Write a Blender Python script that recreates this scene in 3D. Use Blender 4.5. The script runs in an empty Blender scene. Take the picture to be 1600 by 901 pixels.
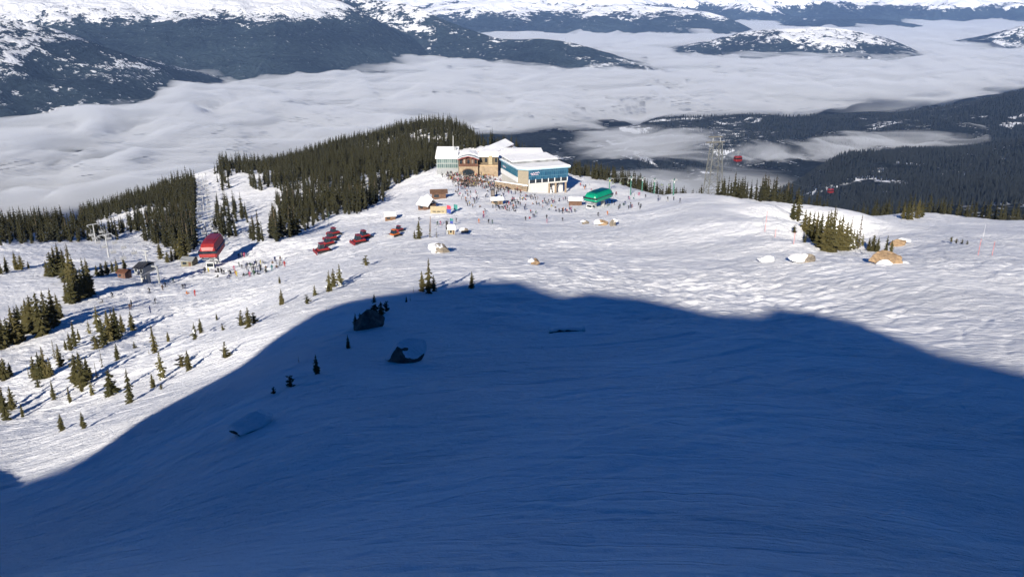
import bpy, bmesh, math, random
import numpy as np
from mathutils import Vector, Matrix, noise as mnoise

random.seed(7)
rng = np.random.default_rng(11)
SC = bpy.context.scene
COL = SC.collection
R = math.radians

# ------------------------------------------------------------------ camera
FPX, CU, CV, PITCH = 1331.0, 800.0, 450.5, R(19.6)
CP, SP = math.cos(PITCH), math.sin(PITCH)
cam_data = bpy.data.cameras.new('camera')
cam_data.lens = 36.0 * FPX / 1600.0
cam_data.sensor_width = 36.0
cam_data.clip_start = 0.5
cam_data.clip_end = 90000.0
cam = bpy.data.objects.new('camera', cam_data)
cam.location = (0, 0, 0)
cam.rotation_euler = (math.pi / 2 - PITCH, 0, 0)
COL.objects.link(cam)
SC.camera = cam

# ------------------------------------------------------------------ light
SUN_EL, SUN_AZ = R(22.0), R(13.0)          # light travels towards +y, turned SUN_AZ towards +x
TO_SUN = Vector((-math.sin(SUN_AZ) * math.cos(SUN_EL), -math.cos(SUN_AZ) * math.cos(SUN_EL), math.sin(SUN_EL)))
sun_data = bpy.data.lights.new('sun', 'SUN')
sun_data.energy = 5.0
sun_data.angle = R(0.5)
sun_data.color = (1.0, 0.93, 0.82)
sun = bpy.data.objects.new('sun', sun_data)
sun.rotation_euler = TO_SUN.to_track_quat('Z', 'Y').to_euler()
sun.location = (-100, -400, 300)
COL.objects.link(sun)

world = bpy.data.worlds.new('World')
SC.world = world
world.use_nodes = True
wn, wl = world.node_tree.nodes, world.node_tree.links
wn.clear()
w_out = wn.new('ShaderNodeOutputWorld')
w_bg = wn.new('ShaderNodeBackground')
w_sky = wn.new('ShaderNodeTexSky')
w_sky.sky_type = 'NISHITA'
w_sky.sun_disc = False
w_sky.sun_elevation = SUN_EL
w_sky.sun_rotation = math.atan2(TO_SUN.x, TO_SUN.y)
w_sky.altitude = 2200.0
w_sky.air_density = 0.6
w_sky.dust_density = 0.0
w_sky.ozone_density = 4.0
w_hsv = wn.new('ShaderNodeHueSaturation')
w_hsv.inputs['Saturation'].default_value = 1.75
w_hsv.inputs['Hue'].default_value = 0.508
w_bg.inputs['Strength'].default_value = 0.05
wl.new(w_sky.outputs[0], w_hsv.inputs['Color'])
wl.new(w_hsv.outputs[0], w_bg.inputs['Color'])
wl.new(w_bg.outputs[0], w_out.inputs[0])

SC.view_settings.view_transform = 'Standard'
SC.view_settings.look = 'None'
SC.view_settings.exposure = 1.0
SC.view_settings.gamma = 1.0
SC.view_settings.use_curve_mapping = False
cy = SC.cycles
cy.max_bounces = 10
cy.diffuse_bounces = 2
cy.glossy_bounces = 2
cy.transmission_bounces = 4
cy.transparent_max_bounces = 12
cy.volume_bounces = 6
cy.use_adaptive_sampling = True
cy.adaptive_threshold = 0.02
cy.use_denoising = True
cy.caustics_reflective = False
cy.caustics_refractive = False

# ------------------------------------------------------------------ numpy noise
def _hash(ix, iy, seed):
    h = (ix.astype(np.int64) * 374761393 + iy.astype(np.int64) * 668265263 + seed * 974634777) & 0xffffffff
    h = ((h ^ (h >> 13)) * 1274126177) & 0xffffffff
    h = (h ^ (h >> 16)) & 0xffffffff
    return h

def gnoise(x, y, seed=0):
    x = np.asarray(x, float); y = np.asarray(y, float)
    ix, iy = np.floor(x), np.floor(y)
    fx, fy = x - ix, y - iy
    ux = fx * fx * fx * (fx * (fx * 6 - 15) + 10)
    uy = fy * fy * fy * (fy * (fy * 6 - 15) + 10)
    def g(dx, dy):
        a = _hash(ix + dx, iy + dy, seed) / 4294967296.0 * 2 * np.pi
        return np.cos(a) * (fx - dx) + np.sin(a) * (fy - dy)
    a = g(0, 0) * (1 - ux) + g(1, 0) * ux
    b = g(0, 1) * (1 - ux) + g(1, 1) * ux
    return (a * (1 - uy) + b * uy) * 1.5

def fbm(x, y, octaves=4, seed=0, gain=0.5, lac=2.03):
    s, a = 0.0, 1.0
    for k in range(octaves):
        s = s + a * gnoise(x, y, seed + k * 17)
        x, y = x * lac, y * lac
        a *= gain
    return s

def ridged(x, y, octaves=5, seed=0, gain=0.5):
    s, a, n = 0.0, 1.0, 0.0
    for k in range(octaves):
        g_ = gnoise(x, y, seed + k * 17); s = s + a * (1 - 2 * np.sqrt(g_ * g_ + 0.012))
        n += a
        x, y = x * 2.07, y * 2.07
        a *= gain
    return s / n

def sstep(e0, e1, x):
    t = np.clip((x - e0) / (e1 - e0), 0, 1)
    return t * t * (3 - 2 * t)

# ------------------------------------------------------------------ survey helpers: measured bearings -> world points
def bearing(u, v):
    xu, yv = (u - CU) / FPX, (CV - v) / FPX
    fy = CP + yv * SP
    return xu / fy, (yv * CP - SP) / fy        # x per metre of y, z per metre of y

def PT(u, v, Y):
    s, t = bearing(u, v)
    return Vector((s * Y, Y, t * Y))

def tps_fit(pts, vals, smooth=1e-4):
    n = len(pts)
    d2 = ((pts[:, None, :] - pts[None, :, :]) ** 2).sum(-1)
    K = 0.5 * d2 * np.log(d2 + 1e-12) + np.eye(n) * smooth
    Pm = np.hstack([np.ones((n, 1)), pts])
    A = np.zeros((n + 3, n + 3))
    A[:n, :n] = K; A[:n, n:] = Pm; A[n:, :n] = Pm.T
    b = np.zeros(n + 3); b[:n] = vals
    return np.linalg.solve(A, b)

def tps_eval(w, pts, q):
    out = np.empty(len(q))
    for i in range(0, len(q), 20000):
        c = q[i:i + 20000]
        d2 = ((c[:, None, :] - pts[None, :, :]) ** 2).sum(-1)
        out[i:i + 20000] = (0.5 * d2 * np.log(d2 + 1e-12)) @ w[:len(pts)] + w[len(pts)] + c @ w[len(pts) + 1:]
    return out

class Field:
    """height over (x/y, ln y), stored as z/y on a grid made from survey points"""
    def __init__(self, ctrl, s0, s1, y0, y1, ns=300, nl=320, smooth=1e-4, ls=1.0):
        P = []; V = []
        for (u, v, Y) in ctrl:
            s, t = bearing(u, v)
            P.append((s, math.log(Y) * ls)); V.append(t)
        P = np.array(P); V = np.array(V)
        w = tps_fit(P, V, smooth)
        self.s0, self.s1, self.l0, self.l1 = s0, s1, math.log(y0), math.log(y1)
        self.ns, self.nl = ns, nl
        S, L = np.meshgrid(np.linspace(s0, s1, ns), np.linspace(self.l0, self.l1, nl), indexing='ij')
        self.g = tps_eval(w, P, np.stack([S.ravel(), L.ravel() * ls], 1)).reshape(ns, nl)
    def t(self, s, l):
        a = np.clip((s - self.s0) / (self.s1 - self.s0), 0, 1) * (self.ns - 1)
        b = np.clip((l - self.l0) / (self.l1 - self.l0), 0, 1) * (self.nl - 1)
        i = np.minimum(a.astype(int), self.ns - 2); j = np.minimum(b.astype(int), self.nl - 2)
        fa, fb = a - i, b - j
        g = self.g
        return (g[i, j] * (1 - fa) + g[i + 1, j] * fa) * (1 - fb) + (g[i, j + 1] * (1 - fa) + g[i + 1, j + 1] * fa) * fb

# ------------------------------------------------------------------ object helpers
def tag(o, label=None, cat=None, group=None, kind=None):
    if label: o['label'] = label
    if cat: o['category'] = cat
    if group: o['group'] = group
    if kind: o['kind'] = kind
    return o

def link(name, me, parent=None, loc=None):
    o = bpy.data.objects.new(name, me)
    COL.objects.link(o)
    if parent is not None: o.parent = parent
    if loc is not None: o.location = loc
    return o

def empty(name, loc, rz=0.0, scale=1.0):
    o = bpy.data.objects.new(name, None)
    COL.objects.link(o)
    o.location = loc; o.rotation_euler = (0, 0, rz); o.scale = (scale,) * 3
    o.empty_display_size = 0.2
    return o

def copy_tree(o, parent=None):
    c = o.copy(); COL.objects.link(c)
    if parent is not None: c.parent = parent
    for ch in list(o.children):
        copy_tree(ch, c)
    return c

def mesh_np(name, verts, quads=None, tris=None, mats=(), smooth=True, mat_idx=None):
    me = bpy.data.meshes.new(name)
    verts = np.ascontiguousarray(verts, np.float32)
    nq = 0 if quads is None else len(quads); nt = 0 if tris is None else len(tris)
    me.vertices.add(len(verts)); me.vertices.foreach_set('co', verts.ravel())
    parts = []; starts = []; tot = []
    p = 0
    if nq:
        parts.append(np.asarray(quads, np.int32).ravel()); starts.append(np.arange(nq) * 4); tot.append(np.full(nq, 4)); p = nq * 4
    if nt:
        parts.append(np.asarray(tris, np.int32).ravel()); starts.append(p + np.arange(nt) * 3); tot.append(np.full(nt, 3))
    idx = np.concatenate(parts)
    me.loops.add(len(idx)); me.loops.foreach_set('vertex_index', idx.astype(np.int32))
    me.polygons.add(nq + nt)
    me.polygons.foreach_set('loop_start', np.concatenate(starts).astype(np.int32))
    me.polygons.foreach_set('use_smooth', np.full(nq + nt, smooth))
    if mat_idx is not None: me.polygons.foreach_set('material_index', np.asarray(mat_idx, np.int32))
    for m in mats: me.materials.append(m)
    me.update(calc_edges=True)
    me.validate()
    return me

def grid_quads(nu, nv):
    i, j = np.meshgrid(np.arange(nu - 1), np.arange(nv - 1), indexing='ij')
    a = (i * nv + j).ravel()
    return np.stack([a, a + nv, a + nv + 1, a + 1], 1)

# ------------------------------------------------------------------ material helpers
class NT:
    def __init__(self, name):
        self.m = bpy.data.materials.new(name); self.m.use_nodes = True
        self.n, self.l = self.m.node_tree.nodes, self.m.node_tree.links
        self.n.clear()
        self.out = self.n.new('ShaderNodeOutputMaterial')
    def new(self, t, **kw):
        nd = self.n.new(t)
        for k, v in kw.items():
            if k in nd.inputs: nd.inputs[k].default_value = v
            else: setattr(nd, k, v)
        return nd
    def link(self, a, b): self.l.new(a, b)
    def bsdf(self, **kw):
        b = self.new('ShaderNodeBsdfPrincipled')
        for k, v in kw.items(): b.inputs[k].default_value = v
        self.link(b.outputs[0], self.out.inputs[0])
        return b
    def noise(self, vec, scale, detail=4.0, rough=0.55, dist=0.0):
        nd = self.new('ShaderNodeTexNoise', noise_dimensions='3D')
        nd.inputs['Scale'].default_value = scale; nd.inputs['Detail'].default_value = detail
        nd.inputs['Roughness'].default_value = rough; nd.inputs['Distortion'].default_value = dist
        if vec is not None: self.link(vec, nd.inputs['Vector'])
        return nd.outputs[0]
    def mapping(self, vec, scale=(1, 1, 1), rot=(0, 0, 0)):
        nd = self.new('ShaderNodeMapping'); nd.inputs['Scale'].default_value = scale; nd.inputs['Rotation'].default_value = rot
        self.link(vec, nd.inputs['Vector']); return nd.outputs[0]
    def math(self, op, a, b=None, clamp=False):
        nd = self.new('ShaderNodeMath', operation=op, use_clamp=clamp)
        for k, x in enumerate((a, b)):
            if x is None: continue
            if isinstance(x, (int, float)): nd.inputs[k].default_value = x
            else: self.link(x, nd.inputs[k])
        return nd.outputs[0]
    def ramp(self, fac, e0, e1, c0=(0, 0, 0, 1), c1=(1, 1, 1, 1)):
        nd = self.new('ShaderNodeValToRGB')
        nd.color_ramp.elements[0].position = e0; nd.color_ramp.elements[1].position = e1
        nd.color_ramp.elements[0].color = c0; nd.color_ramp.elements[1].color = c1
        self.link(fac, nd.inputs[0]); return nd.outputs[0]
    def mix(self, fac, a, b):
        nd = self.new('ShaderNodeMix', data_type='RGBA')
        for k, x in ((0, fac), (6, a), (7, b)):
            if isinstance(x, (int, float)): nd.inputs[k].default_value = x
            elif isinstance(x, tuple): nd.inputs[k].default_value = x
            else: self.link(x, nd.inputs[k])
        return nd.outputs[2]
    def bump(self, height, strength=0.5, dist=1.0, normal=None):
        nd = self.new('ShaderNodeBump'); nd.inputs['Strength'].default_value = strength; nd.inputs['Distance'].default_value = dist
        self.link(height, nd.inputs['Height'])
        if normal is not None: self.link(normal, nd.inputs['Normal'])
        return nd.outputs[0]
    def pos(self):
        return self.new('ShaderNodeNewGeometry').outputs['Position']
    def objco(self):
        return self.new('ShaderNodeTexCoord').outputs['Object']

def rgba(c): return (c[0], c[1], c[2], 1.0)

_PM = {}
def paint(name, c, rough=0.6, var=0.18, metal=0.0, scale=1.3, spec=0.3):
    """painted / built surface with uneven wear"""
    if name in _PM: return _PM[name]
    t = NT(name)
    b = t.bsdf(Roughness=rough, Metallic=metal)
    b.inputs['Specular IOR Level'].default_value = spec
    n = t.noise(t.objco(), scale, 5.0, 0.6)
    f = t.ramp(n, 0.35, 0.7)
    t.link(t.mix(f, rgba([x * (1 - var) for x in c]), rgba([min(1, x * (1 + var)) for x in c])), b.inputs['Base Color'])
    _PM[name] = t.m
    return t.m

# snow
def snow_material(name, track=True):
    t = NT(name)
    b = t.bsdf(Roughness=0.75)
    b.inputs['Specular IOR Level'].default_value = 0.15
    p = t.pos()
    n1 = t.noise(p, 0.06, 4.0, 0.6)
    t.link(t.mix(t.ramp(n1, 0.3, 0.7), (0.80, 0.81, 0.84, 1), (0.88, 0.88, 0.89, 1)), b.inputs['Base Color'])
    # wind crust, ski tracks and churned crumbs
    w = t.noise(p, 0.03, 2.0, 0.5)
    wc = t.new('ShaderNodeCombineXYZ'); t.link(w, wc.inputs[1])
    def warped(scale, rot, amt):
        m = t.mapping(p, scale, (0, 0, rot))
        va = t.new('ShaderNodeVectorMath', operation='MULTIPLY_ADD')
        t.link(wc.outputs[0], va.inputs[0]); va.inputs[1].default_value = (0, amt, 0); t.link(m, va.inputs[2])
        return va.outputs[0]
    tr = t.noise(warped((0.24, 0.9, 0.5), R(-27), 9), 1.3, 5.0, 0.66)
    n = t.bump(tr, 0.6, 0.32)
    def tracks(scale, rot, amt, width):
        a = t.math('ABSOLUTE', t.math('SUBTRACT', t.noise(warped(scale, rot, amt), 1.0, 1.0, 0.4), 0.5))
        mr = t.new('ShaderNodeMapRange'); mr.interpolation_type = 'SMOOTHSTEP'
        mr.inputs['From Max'].default_value = width; t.link(a, mr.inputs['Value'])
        return mr.outputs[0]
    n = t.bump(tracks((0.035, 0.42, 0.2), R(-28), 7, 0.022), 0.5, 0.16, n)
    n = t.bump(tracks((0.05, 0.55, 0.2), R(16), 5, 0.020), 0.4, 0.12, n)
    crumb = t.noise(t.mapping(p, (0.6, 1.0, 1.0), (0, 0, R(-20))), 1.1, 6.0, 0.72)
    patch = t.ramp(t.noise(p, 0.045, 3.0, 0.6), 0.38, 0.62)
    n = t.bump(t.math('MULTIPLY', crumb, t.math('ADD', t.math('MULTIPLY', patch, 0.8), 0.3)), 0.8, 0.75, n)
    n = t.bump(t.noise(p, 5.0, 5.0, 0.7), 0.6, 0.09, n)
    t.link(n, b.inputs['Normal'])
    return t.m
M_SNOW = snow_material('piste_snow')
# ------------------------------------------------------------------ the near mountainside
NEAR = [
 (0,901,35),(0,765,65),(0,650,110),(0,560,150),(0,500,190),(0,440,250),(0,400,310),(0,380,360),(0,362,430),(0,395,640),(0,500,900),
 (150,901,30),(150,765,54),(150,650,92),(150,560,135),(150,500,180),(150,440,240),(150,400,310),(150,378,380),(120,352,520),(120,350,560),(120,430,780),
 (300,901,26),(300,765,45),(300,650,70),(300,600,95),(300,520,145),(300,470,195),(300,440,245),(300,410,290),(300,390,330),(300,365,400),(300,310,560),(320,272,700),(320,268,760),(320,330,960),
 (230,380,375),(230,350,450),(200,325,560),(210,322,600),(200,420,830),
 (500,901,23),(500,765,38),(500,650,55),(500,560,80),(500,500,105),(500,470,125),(500,440,160),(500,410,215),(500,390,270),(500,355,350),(500,335,400),(480,300,520),(480,262,700),(500,243,820),(500,241,880),(500,320,1150),
 (420,380,300),(420,350,390),(420,310,520),(420,268,740),(420,262,800),
 (620,350,330),(620,312,430),(620,290,490),(620,262,620),(640,230,820),(650,206,950),(650,203,1010),(650,300,1300),
 (560,300,500),(560,250,760),(570,222,900),(560,320,1250),
 (700,400,172),(700,370,235),(700,345,300),(700,320,370),(700,300,420),(700,272,490),(730,262,512),(730,240,640),(740,218,820),(740,215,880),(740,300,1200),
 (800,980,14),(800,901,22),(800,750,36),(800,600,64),(800,520,92),(800,440,135),(800,400,185),(800,370,245),(800,345,310),(800,320,375),(800,300,430),(800,284,480),(800,262,540),(800,240,600),(800,228,660),(800,300,860),
 (880,302,450),(900,282,500),(900,275,540),(900,330,700),
 (1000,901,22),(1000,750,36),(1000,600,64),(1000,520,92),(1000,458,130),(1000,420,165),(1000,380,220),(1000,350,280),(1000,330,340),(1000,312,400),(1000,298,450),(1000,297,470),(1000,370,640),
 (950,284,500),(950,283,530),(950,350,680),
 (1150,901,22),(1150,750,36),(1150,600,62),(1150,480,115),(1150,430,150),(1150,400,180),(1150,370,215),(1150,340,260),(1150,322,300),(1150,310,330),(1150,312,350),(1150,345,430),(1150,430,640),
 (1060,303,390),(1060,306,420),(1060,370,600),
 (1210,322,290),(1210,345,335),(1210,400,480),
 (1250,440,142),(1250,400,172),(1250,375,200),(1250,352,226),(1250,356,236),(1250,385,262),(1250,400,330),
 (1285,400,176),(1285,389,190),(1285,395,215),(1300,398,235),(1300,385,270),(1300,345,340),(1300,332,400),(1300,400,560),
 (1400,901,23),(1400,750,37),(1400,600,66),(1400,525,90),(1400,480,112),(1400,440,135),(1400,415,155),(1400,405,180),(1400,390,230),(1400,370,290),(1400,350,365),(1400,335,440),(1400,334,460),(1400,400,620),
 (1500,412,160),(1500,398,195),(1500,380,250),(1500,360,320),(1500,345,400),(1500,342,425),(1500,410,600),
 (1600,901,25),(1600,750,42),(1600,575,75),(1600,500,102),(1600,440,135),(1600,410,165),(1600,400,195),(1600,380,255),(1600,360,325),(1600,346,400),(1600,346,420),(1600,420,600),
]
_ext = [(u, v, Y) for (u, v, Y) in NEAR]
for (u, v, Y) in NEAR:
    if u == 0: _ext.append((-420, v + (0 if Y < 300 else 6), Y))
    if u == 1600: _ext.append((2050, v + 4, Y))
for u in (-420, 200, 800, 1400, 2050):
    _ext.append((u, 1085, 9.0))
FN = Field(_ext, -1.25, 1.25, 7.0, 1250.0, 360, 420, smooth=2e-5)

def near_detail(x, y):
    """moguls, drifts, sastrugi and carved ski tracks (metres)"""
    far = sstep(25, 110, y)
    d = 0.55 * fbm(x / 34, y / 34, 3, 3)
    def turn(deg):
        a = R(deg); return x * math.cos(a) - y * math.sin(a), x * math.sin(a) + y * math.cos(a)
    xr, yr = turn(-24)
    wob = 2.6 * gnoise(x / 27, y / 27, 41)
    lump = np.clip(0.40 + 1.3 * gnoise(x / 55, y / 55, 77), 0, 1)        # rough and smooth patches
    left = 0.45 + 0.55 * sstep(20, -25, x) + 0.35 * sstep(150, 210, y)
    d += (0.05 + 0.26 * lump) * (0.10 + 0.90 * far * left) * fbm(xr / 9, (yr + wob) / 3.8, 3, 5)
    # moguls between the tracks
    mg = np.sqrt(gnoise((xr + wob) / 3.4, (yr + wob) / 2.9, 9) ** 2 + 0.01)
    d += (0.06 + 0.30 * lump) * (0.05 + 0.95 * far * left) * mg
    d += (0.025 + 0.085 * far) * (0.4 + lump) * fbm(xr / 2.6, (yr + wob) / 1.7, 2, 23)
    # carved tracks: long curving grooves in several headings, each with a thrown-up lip
    for k, (deg, lx, ly, amt, wd) in enumerate(((-38, 34, 4.6, .10, .12), (-20, 40, 5.5, .10, .11), (-4, 36, 5.0, .08, .10), (18, 30, 6.0, .08, .10), (-62, 30, 6.5, .08, .10))):
        xa, ya = turn(deg)
        g_ = gnoise(xa / lx, (ya + 2.2 * gnoise(xa / 16, ya / 30, 61 + k)) / ly, 31 + 7 * k)
        m = np.clip(0.5 + 1.6 * gnoise(x / 48, y / 48, 101 + k), 0, 1)
        d -= (0.45 + 0.55 * far) * amt * m * (np.exp(-(g_ / wd) ** 2) - 0.6 * np.exp(-((g_ - 2.0 * wd) / wd) ** 2))
    near = 1 - far
    for k, (deg, lx, ly, amt, wd) in enumerate(((-24, 26, 1.9, .045, .11), (-12, 30, 2.3, .045, .10), (-44, 22, 2.1, .04, .10), (14, 24, 2.4, .035, .10))):
        xa, ya = turn(deg)
        g_ = gnoise(xa / lx, (ya + 1.2 * gnoise(xa / 9, ya / 18, 161 + k)) / ly, 131 + 7 * k)
        m = np.clip(0.45 + 1.6 * gnoise(x / 22, y / 22, 201 + k), 0, 1)
        d -= (0.35 + 0.15 * near) * amt * m * (np.exp(-(g_ / wd) ** 2) - 0.7 * np.exp(-((g_ - 2.0 * wd) / wd) ** 2))
    d += 0.020 * fbm(xr / 0.9, yr / 0.7, 2, 301)
    sast = np.exp(-((x - 36) / 30) ** 2 - ((y - 138) / 34) ** 2)
    xs, ys = turn(-38)
    d += sast * (0.36 * fbm(xs / 6, ys / 2.4, 3, 63) + 0.16 * (1 - 2 * np.abs(gnoise(xs / 8, ys / 2.0, 67))))
    return d

def HN(x, y, detail=True):
    x = np.asarray(x, float); y = np.asarray(y, float)
    z = y * FN.t(x / y, np.log(y))
    if detail:
        z = z + near_detail(x, y)
    return z

def ground(u, v, y0=16.0, y1=1100.0):
    """where the bearing meets the near mountainside"""
    s, t = bearing(u, v)
    Y = np.exp(np.linspace(math.log(y0), math.log(y1), 2400))
    h = HN(s * Y, Y) - t * Y
    k = np.argmax(h > 0)
    if h[k] <= 0: k = int(np.argmax(h / Y))
    if k > 0 and h[k] > 0:
        a = -h[k - 1] / (h[k] - h[k - 1]); yy = Y[k - 1] + a * (Y[k] - Y[k - 1])
    else: yy = Y[k]
    return Vector((s * yy, yy, float(HN(s * yy, yy))))

def hz(x, y): return float(HN(x, y))

ns_, nl_ = 1200, 1050
S = np.linspace(-1.05, 1.05, ns_)
L = np.linspace(math.log(7.5), math.log(1240), nl_)
SS, LL = np.meshgrid(S, L, indexing='ij')
YY = np.exp(LL); XX = SS * YY
ZZ = HN(XX, YY)
me = mesh_np('snow_slope', np.stack([XX, YY, ZZ], -1).reshape(-1, 3), grid_quads(ns_, nl_), mats=[M_SNOW])
tag(link('snow_slope', me), kind='structure')

# unseen peak behind the camera's left, added to put shade on the near fog
pk = []
for i in range(25):
    f = i / 24
    x = -3300 + 2500 * f
    h = 730 * math.sin(math.pi * min(1, max(0, f)) ** 0.9) ** 0.75 + 60 * math.sin(9 * f) * (1 if 0 < f < 1 else 0)
    pk += [(x, 250, -1290), (x, -350 + 80 * math.sin(5 * f), -1290 + 1290 * min(1, 8 * f * 1.0, 8 * (1 - f)) + h), (x, -1700, -1290)]
pq = []
for i in range(24):
    for k in range(3):
        a = i * 3 + k; b = i * 3 + (k + 1) % 3
        pq.append((a, b, b + 3, a + 3))
me = mesh_np('fog_shading_peak', np.array(pk), np.array(pq), tris=np.array([(0, 1, 2), (74, 73, 72)]), mats=[M_SNOW], smooth=False)
tag(link('fog_shading_peak', me), kind='structure')

# ------------------------------------------------------------------ the ridge behind the camera, whose shadow lies on the slope
EDGE = [(-160,838),(-60,793),(0,765),(100,728),(200,690),(250,660),(330,600),(400,553),(450,515),(500,486),(560,467),(620,457),(690,446),(760,439),(815,438),(845,450),(880,461),(930,457),(1000,463),(1060,475),(1110,488),(1150,490),(1185,492),(1210,480),(1260,487),(1330,500),(1385,520),(1450,545),(1520,560),(1600,577),(1680,596),(1800,625)]
RT = 240.0
crest = [ground(u, v) + TO_SUN * RT for (u, v) in EDGE]
crest = [crest[0] + Vector((-60, 0, -30))] + crest + [crest[-1] + Vector((60, 0, -12))]
rv = []; 
for c in crest:
    rv += [(c.x, c.y + 14, min(c.z - 26, -14)), (c.x, c.y, c.z), (c.x, c.y - 90, c.z - 60), (c.x, c.y - 90, -160), (c.x, c.y + 14, -160)]
n5 = 5; rq = []
for i in range(len(crest) - 1):
    for k in range(5):
        a = i * 5 + k; b = i * 5 + (k + 1) % 5
        rq.append((a, b, b + 5, a + 5))
me = mesh_np('mountain_ridge', np.array(rv), np.array(rq), mats=[M_SNOW], smooth=False)
tag(link('mountain_ridge', me), kind='structure')
# ------------------------------------------------------------------ far land: valley, mountains, fog, haze
FOGZ = -900.0
def far_material(name, snow_lo, snow_hi, patch=0.5, forest=(0.0065, 0.0095, 0.0105), pscale=0.004, fine=0.03):
    """dark conifer slopes with snow patches that grow with height and on open ground"""
    t = NT(name)
    b = t.bsdf(Roughness=0.9); b.inputs['Specular IOR Level'].default_value = 0.0
    p = t.pos()
    sx = t.new('ShaderNodeSeparateXYZ'); t.link(p, sx.inputs[0])
    alt = t.new('ShaderNodeMapRange'); alt.clamp = True
    alt.inputs['From Min'].default_value = snow_lo; alt.inputs['From Max'].default_value = snow_hi
    t.link(sx.outputs[2], alt.inputs['Value'])
    n0 = t.ramp(t.noise(p, pscale * 0.3, 3.0, 0.6), 0.35, 0.65)
    n1 = t.ramp(t.noise(p, pscale, 9.0, 0.66, 0.7), 0.32, 0.68)
    n2 = t.ramp(t.noise(p, fine, 5.0, 0.72), 0.30, 0.70)
    k = t.math('ADD', t.math('ADD', t.math('MULTIPLY', n1, 0.42), t.math('MULTIPLY', n2, 0.36)), t.math('MULTIPLY', n0, 0.22))
    k = t.math('ADD', k, t.math('MULTIPLY', alt.outputs[0], 0.85))
    nd = t.new('ShaderNodeMapRange'); nd.interpolation_type = 'SMOOTHSTEP'
    nd.inputs['From Min'].default_value = 1.0 - patch; nd.inputs['From Max'].default_value = 1.07 - patch
    t.link(k, nd.inputs['Value']); f = nd.outputs[0]
    dark = t.mix(t.math('ADD', t.math('MULTIPLY', n2, 0.6), t.math('MULTIPLY', n0, 0.4)), rgba([c * 0.2 for c in forest]), rgba([c * 7.0 for c in forest]))
    fl = t.math('MULTIPLY', t.ramp(n2, 0.80, 0.90), t.ramp(n1, 0.45, 0.75))
    dark = t.mix(t.math('MULTIPLY', fl, 0.55), dark, (0.7, 0.72, 0.76, 1))
    t.link(t.mix(f, dark, (0.82, 0.83, 0.86, 1)), b.inputs['Base Color'])
    nrm = t.bump(n1, 0.7, 90.0)
    nrm = t.bump(n2, 0.7, 12.0, nrm)
    t.link(nrm, b.inputs['Normal'])
    return t.m

def lerp_path(pts, q):
    pts = np.array([tuple(p) for p in pts]); d = np.r_[0, np.cumsum(np.linalg.norm(np.diff(pts, axis=0), axis=1))]
    d /= d[-1]
    return np.stack([np.interp(q, d, pts[:, k]) for k in range(3)], 1)

def mountain(name, ridge, front, back, mat, na=260, nb=150, rough=0.16, seed=0, wl=1800.0, foot=-1150.0, power=0.85):
    """ridge: [(u,v,Y)]; front/back: horizontal reach of the slopes in metres"""
    q = np.linspace(0, 1, na)
    rp = lerp_path([PT(*p) for p in ridge], q)
    ker = np.hanning(41); ker /= ker.sum()
    rp = np.stack([np.convolve(np.pad(rp[:, c], 20, mode='reflect', reflect_type='odd'), ker, 'valid') for c in range(3)], 1)
    tang = np.gradient(rp, axis=0); tang[:, 2] = 0
    tang /= np.linalg.norm(tang, axis=1)[:, None] + 1e-9
    nrm = np.stack([tang[:, 1], -tang[:, 0], 0 * q], 1)          # towards the camera for a left-to-right ridge
    nrm = nrm * 0.35 + np.array([0, -1, 0]) * 0.65
    b = np.linspace(-1, 1, nb)
    B = b[None, :, None]
    reach = np.where(b < 0, front, back)
    pos = rp[:, None, :] - nrm[:, None, :] * (b * reach)[None, :, None]
    h = (1 - np.abs(b)) ** power
    zr = rp[:, 2][:, None]
    base = foot + (zr - foot) * h[None, :]
    X, Y = pos[..., 0], pos[..., 1]
    env = (np.abs(b) ** 0.6)[None, :] * 0.85 + 0.27
    n = ridged(X / wl, Y / wl, 6, seed, 0.52) - 0.25
    n2 = fbm(X / (wl * 0.6), Y / (wl * 0.6), 5, seed + 5)
    arc = np.r_[0, np.cumsum(np.linalg.norm(np.diff(rp, axis=0), axis=1))][:, None]
    warp = 0.5 * fbm(X / wl, Y / wl, 3, seed + 8)
    n = n + 0.55 * (ridged(arc / (wl * 0.42) + warp, 0.9 * np.abs(b)[None, :] + 0 * arc + warp * .3, 4, seed + 12) - 0.3)
    Z = base + rough * (zr - foot) * env * (0.7 * n + 0.45 * n2)
    me = mesh_np(name, np.stack([X, Y, Z], -1).reshape(-1, 3), grid_quads(na, nb), mats=[mat])
    return tag(link(name, me), kind='structure')

m_far = far_material('far_range_rock', -760, -200, 0.20, pscale=0.0016, fine=0.009)
m_mid = far_material('forest_mountain', -560, -150, 0.06, pscale=0.0042, fine=0.022)
m_left = far_material('patchy_mountain', -1000, 1300, 0.29, pscale=0.0052, fine=0.026)
m_isl = far_material('island_rock', -1000, -250, 0.22, pscale=0.0036, fine=0.018)
m_spur = far_material('spur_rock', -500, 600, 0.37, pscale=0.0035, fine=0.018)

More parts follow.
